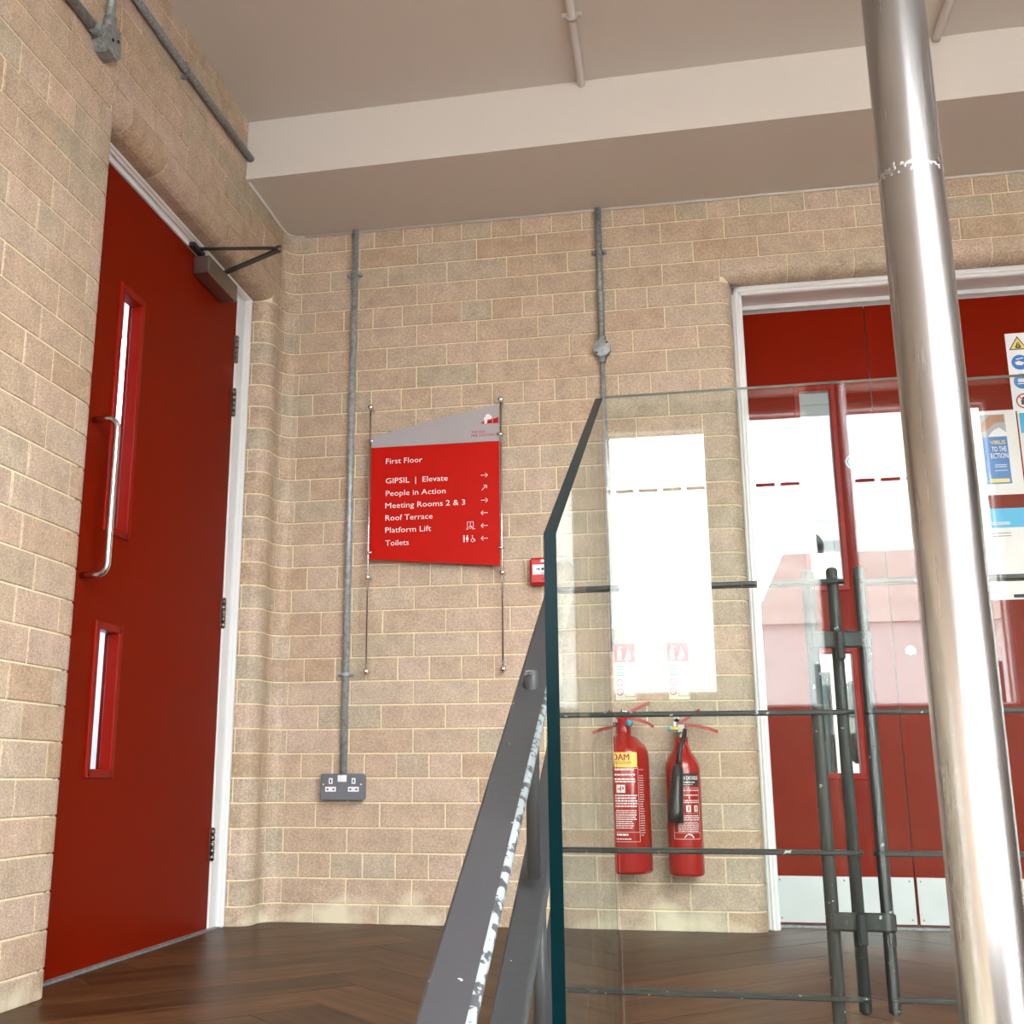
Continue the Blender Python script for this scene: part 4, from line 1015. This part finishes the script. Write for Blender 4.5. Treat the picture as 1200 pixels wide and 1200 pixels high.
for y in (-2.594, -3.2, -3.8):
    b = MB(); b.tube([(1.30, y, .145+SL*(y-RY)), (1.30, y, .374+SL*(y-RY)-.01)], .008, 14); b.build('round_bar', M['grey'], tg)
for y in (-3.5, -4.1):
    b = MB(); b.tube([(1.30, y, .374+SL*(y-RY)), (1.30, y, .603+SL*(y-RY)+.018)], .008, 14); b.build('round_bar', M['grey'], tg)
b = MB(); b.box((1.288, -2.13, -.2), (1.312, -2.105, .80), bev=.002); b.build('newel_post', M['grey'], tg)

# ------------------------------------------------------------------ frameless glass balustrade
gb = thing('glass_balustrade', 'frameless glass balustrade of one raked and two level panels around the pole', 'balustrade', (1.371, -2.2, 0))
def glass_slab(name, label, pts, off, edge):
    b = MB(); b.poly_prism(pts, off, 0, 1); o = b.build(name, [M['glass'], M[edge]], gb); o['label'] = label; return o
yn, yf = -2.935, -2.198; dA = -.0077
gA = glass_slab('glass_panel', 'raked glass balustrade panel seen almost edge on, beside the grey rails', [(1.359+dA, yn, .724), (1.359, yf, 1.110), (1.359, yf, -.05), (1.359+dA, yn, -.45)], (.012, 0, 0), 'glassedge')
gB = glass_slab('glass_panel', 'wide level glass balustrade panel in front of the extinguishers', [(1.374, -2.206, -.06), (1.838, -2.206, -.06), (1.838, -2.206, 1.112), (1.374, -2.206, 1.110)], (0, .012, 0), 'bedge')
gC = glass_slab('glass_panel', 'level glass balustrade panel right of the steel pole', [(1.843, -2.206, -.06), (3.35, -2.206, -.06), (3.35, -2.206, 1.104), (1.843, -2.206, 1.104)], (0, .012, 0), 'bedge')
b = MB(); b.box((1.36, -2.215, -.16), (3.35, -2.1205, -.062), bev=.003); b.build('clamp_channel', M['steel'], gb)

# ------------------------------------------------------------------ pole
PX, PY, PR = 1.785, -2.627, .0380
po = thing('fire_pole', 'polished steel sliding pole in front of the glass', 'pole', (PX, PY, -2.6))
b = MB(); b.tube([(PX, PY, -2.6), (PX, PY, 2.869)], PR, 64); b.build('tube', M['pole'], po)
b = MB(); b.lathe((PX, PY, 2.85), [(PR, 0), (.09, .004), (.09, .0195), (PR, .0195)], 32); b.build('ceiling_flange', M['steel'], po)

# ------------------------------------------------------------------ rooms seen through the vision panels
b = MB()
b.box((.2, 4.6, -.2), (5.2, 4.7, 3)); b.box((.2, .3, 2.70), (5.2, 4.7, 2.8)); b.box((.1, .3, -.2), (.2, 4.7, 3)); b.box((5.1, .3, -.2), (5.2, 4.7, 3))
tag(b.build('wall_far', M['plaster']), kind='structure')
b = MB(); b.box((.2, .3, -.2), (5.2, 4.7, 0)); tag(b.build('floor_far', M['carpet']), kind='structure')
fc = MB(); fc.box((.2, .3, 2.695), (5.2, 4.6, 2.70)); fco = fc.build('ceiling_far', M['galvd']); tag(fco, kind='structure')
for i in range(8):
    for j in range(7):
        x0_, y0_ = .22+i*.6, .35+j*.6
        b = MB(); b.box((x0_+.006, y0_+.006, 2.688), (x0_+.594, y0_+.594, 2.695)); b.build('ceiling_tile', M['tile'], fco)
def room_lamp(loc, rot, sx, sy, energy, name):
    l = bpy.data.lights.new(name, 'AREA'); l.shape = 'RECTANGLE'; l.size = sx; l.size_y = sy; l.energy = energy; l.color = (.95, .98, 1)
    o = bpy.data.objects.new(name, l); COL.objects.link(o); o.location = loc; o.rotation_euler = rot; return o
room_lamp((3.4, 2.6, 2.66), (0, 0, 0), 1.2, 1.2, 190, 'office_lamp')
ck = thing('wall_clock', 'round black wall clock on the far office wall through the upper glass strip', 'clock', (2.50, 4.6, 2.15))
b = MB(); b.lathe((2.49, 4.6, 2.17), [(.12, 0), (.12, -.03), (.105, -.035), (.1, -.02), (0, -.02)], 28, 0, 'y'); b.build('case', M['black'], ck)
t = thing('grey_swatch_strip', 'row of grey swatches on the far office wall through the upper glass strip', 'poster', (2.75, 4.6, 2.13))
for i, g_ in enumerate((.5, .42, .3, .12)):
    b = MB(); b.box((2.60+i*.085, 4.592, 2.09), (2.68+i*.085, 4.6, 2.22)); b.build('swatch', mat('swatch_%d' % i, (g_, g_, g_*1.05), .6), t)
t = thing('screen_divider', 'pale blue office screen seen through the lower glass strip', 'screen', (2.3, 2.4, 0))
b = MB(); b.box((1.9, 2.4, .15), (2.28, 2.45, 1.02), bev=.01); b.build('fabric_panel', M['lblue'], t)
b = MB(); b.box((1.88, 2.39, 1.02), (2.30, 2.46, 1.05)); b.box((2.28, 2.39, 0), (2.30, 2.46, 1.02)); b.box((1.88, 2.39, 0), (1.90, 2.46, 1.02)); b.build('frame', M['dgrey'], t)
t = thing('office_chair', 'charcoal office chair seen through the lower glass strip', 'chair', (2.42, 2.0, 0))
b = MB(); b.box((2.32, 1.78, .44), (2.70, 2.15, .51), bev=.025); b.build('seat', M['dgrey'], t)
b = MB(); b.box((2.34, 2.13, .56), (2.68, 2.18, .98), bev=.02); b.build('backrest', M['dgrey'], t)
b = MB(); b.tube([(2.51, 1.97, .06), (2.51, 1.97, .45)], .025, 10)
for k in range(5): b.tube([(2.51, 1.97, .07), (2.51+.25*math.cos(k*1.257), 1.97+.25*math.sin(k*1.257), .03)], .015, 8)
b.tube([(2.51, 2.1, .48), (2.51, 2.17, .62)], .015, 8); b.build('base', M['dgrey'], t)
# corridor behind the left door, with a tall window at its far end
b = MB()
b.box((-2.6, -1.9, -.2), (-2.5, 2.6, 3.5)); b.box((-2.5, 2.5, 0), (-.3, 2.6, 1.70)); b.box((-.95, 2.5, 1.70), (-.3, 2.6, 3.5)); b.box((-2.6, -1.9, 0), (-.3, -1.8, 3.4)); b.box((-2.6, -1.9, 3.4), (-.3, 2.6, 3.5)); b.box((-2.6, -1.9, -.2), (-.3, 2.6, -.002))
tag(b.build('wall_corridor', M['corridor']), kind='structure')
portal('window_daylight', (-1.72, 2.49, 2.55), (-PI/2, 0, 0), 1.55, 1.7)
f = MB(); f.box((-2.5, 2.52, 1.70), (-.95, 2.58, 1.74)); f.box((-2.5, 2.52, 1.74), (-2.46, 2.58, 3.4)); f.box((-.99, 2.52, 1.74), (-.95, 2.58, 3.4))
w6 = tag(f.build('window_6', M['white']), kind='structure')
g = MB(); g.box((-2.5, 2.546, 1.70), (-.95, 2.552, 3.4)); g.build('pane', M['dimming'], w6)
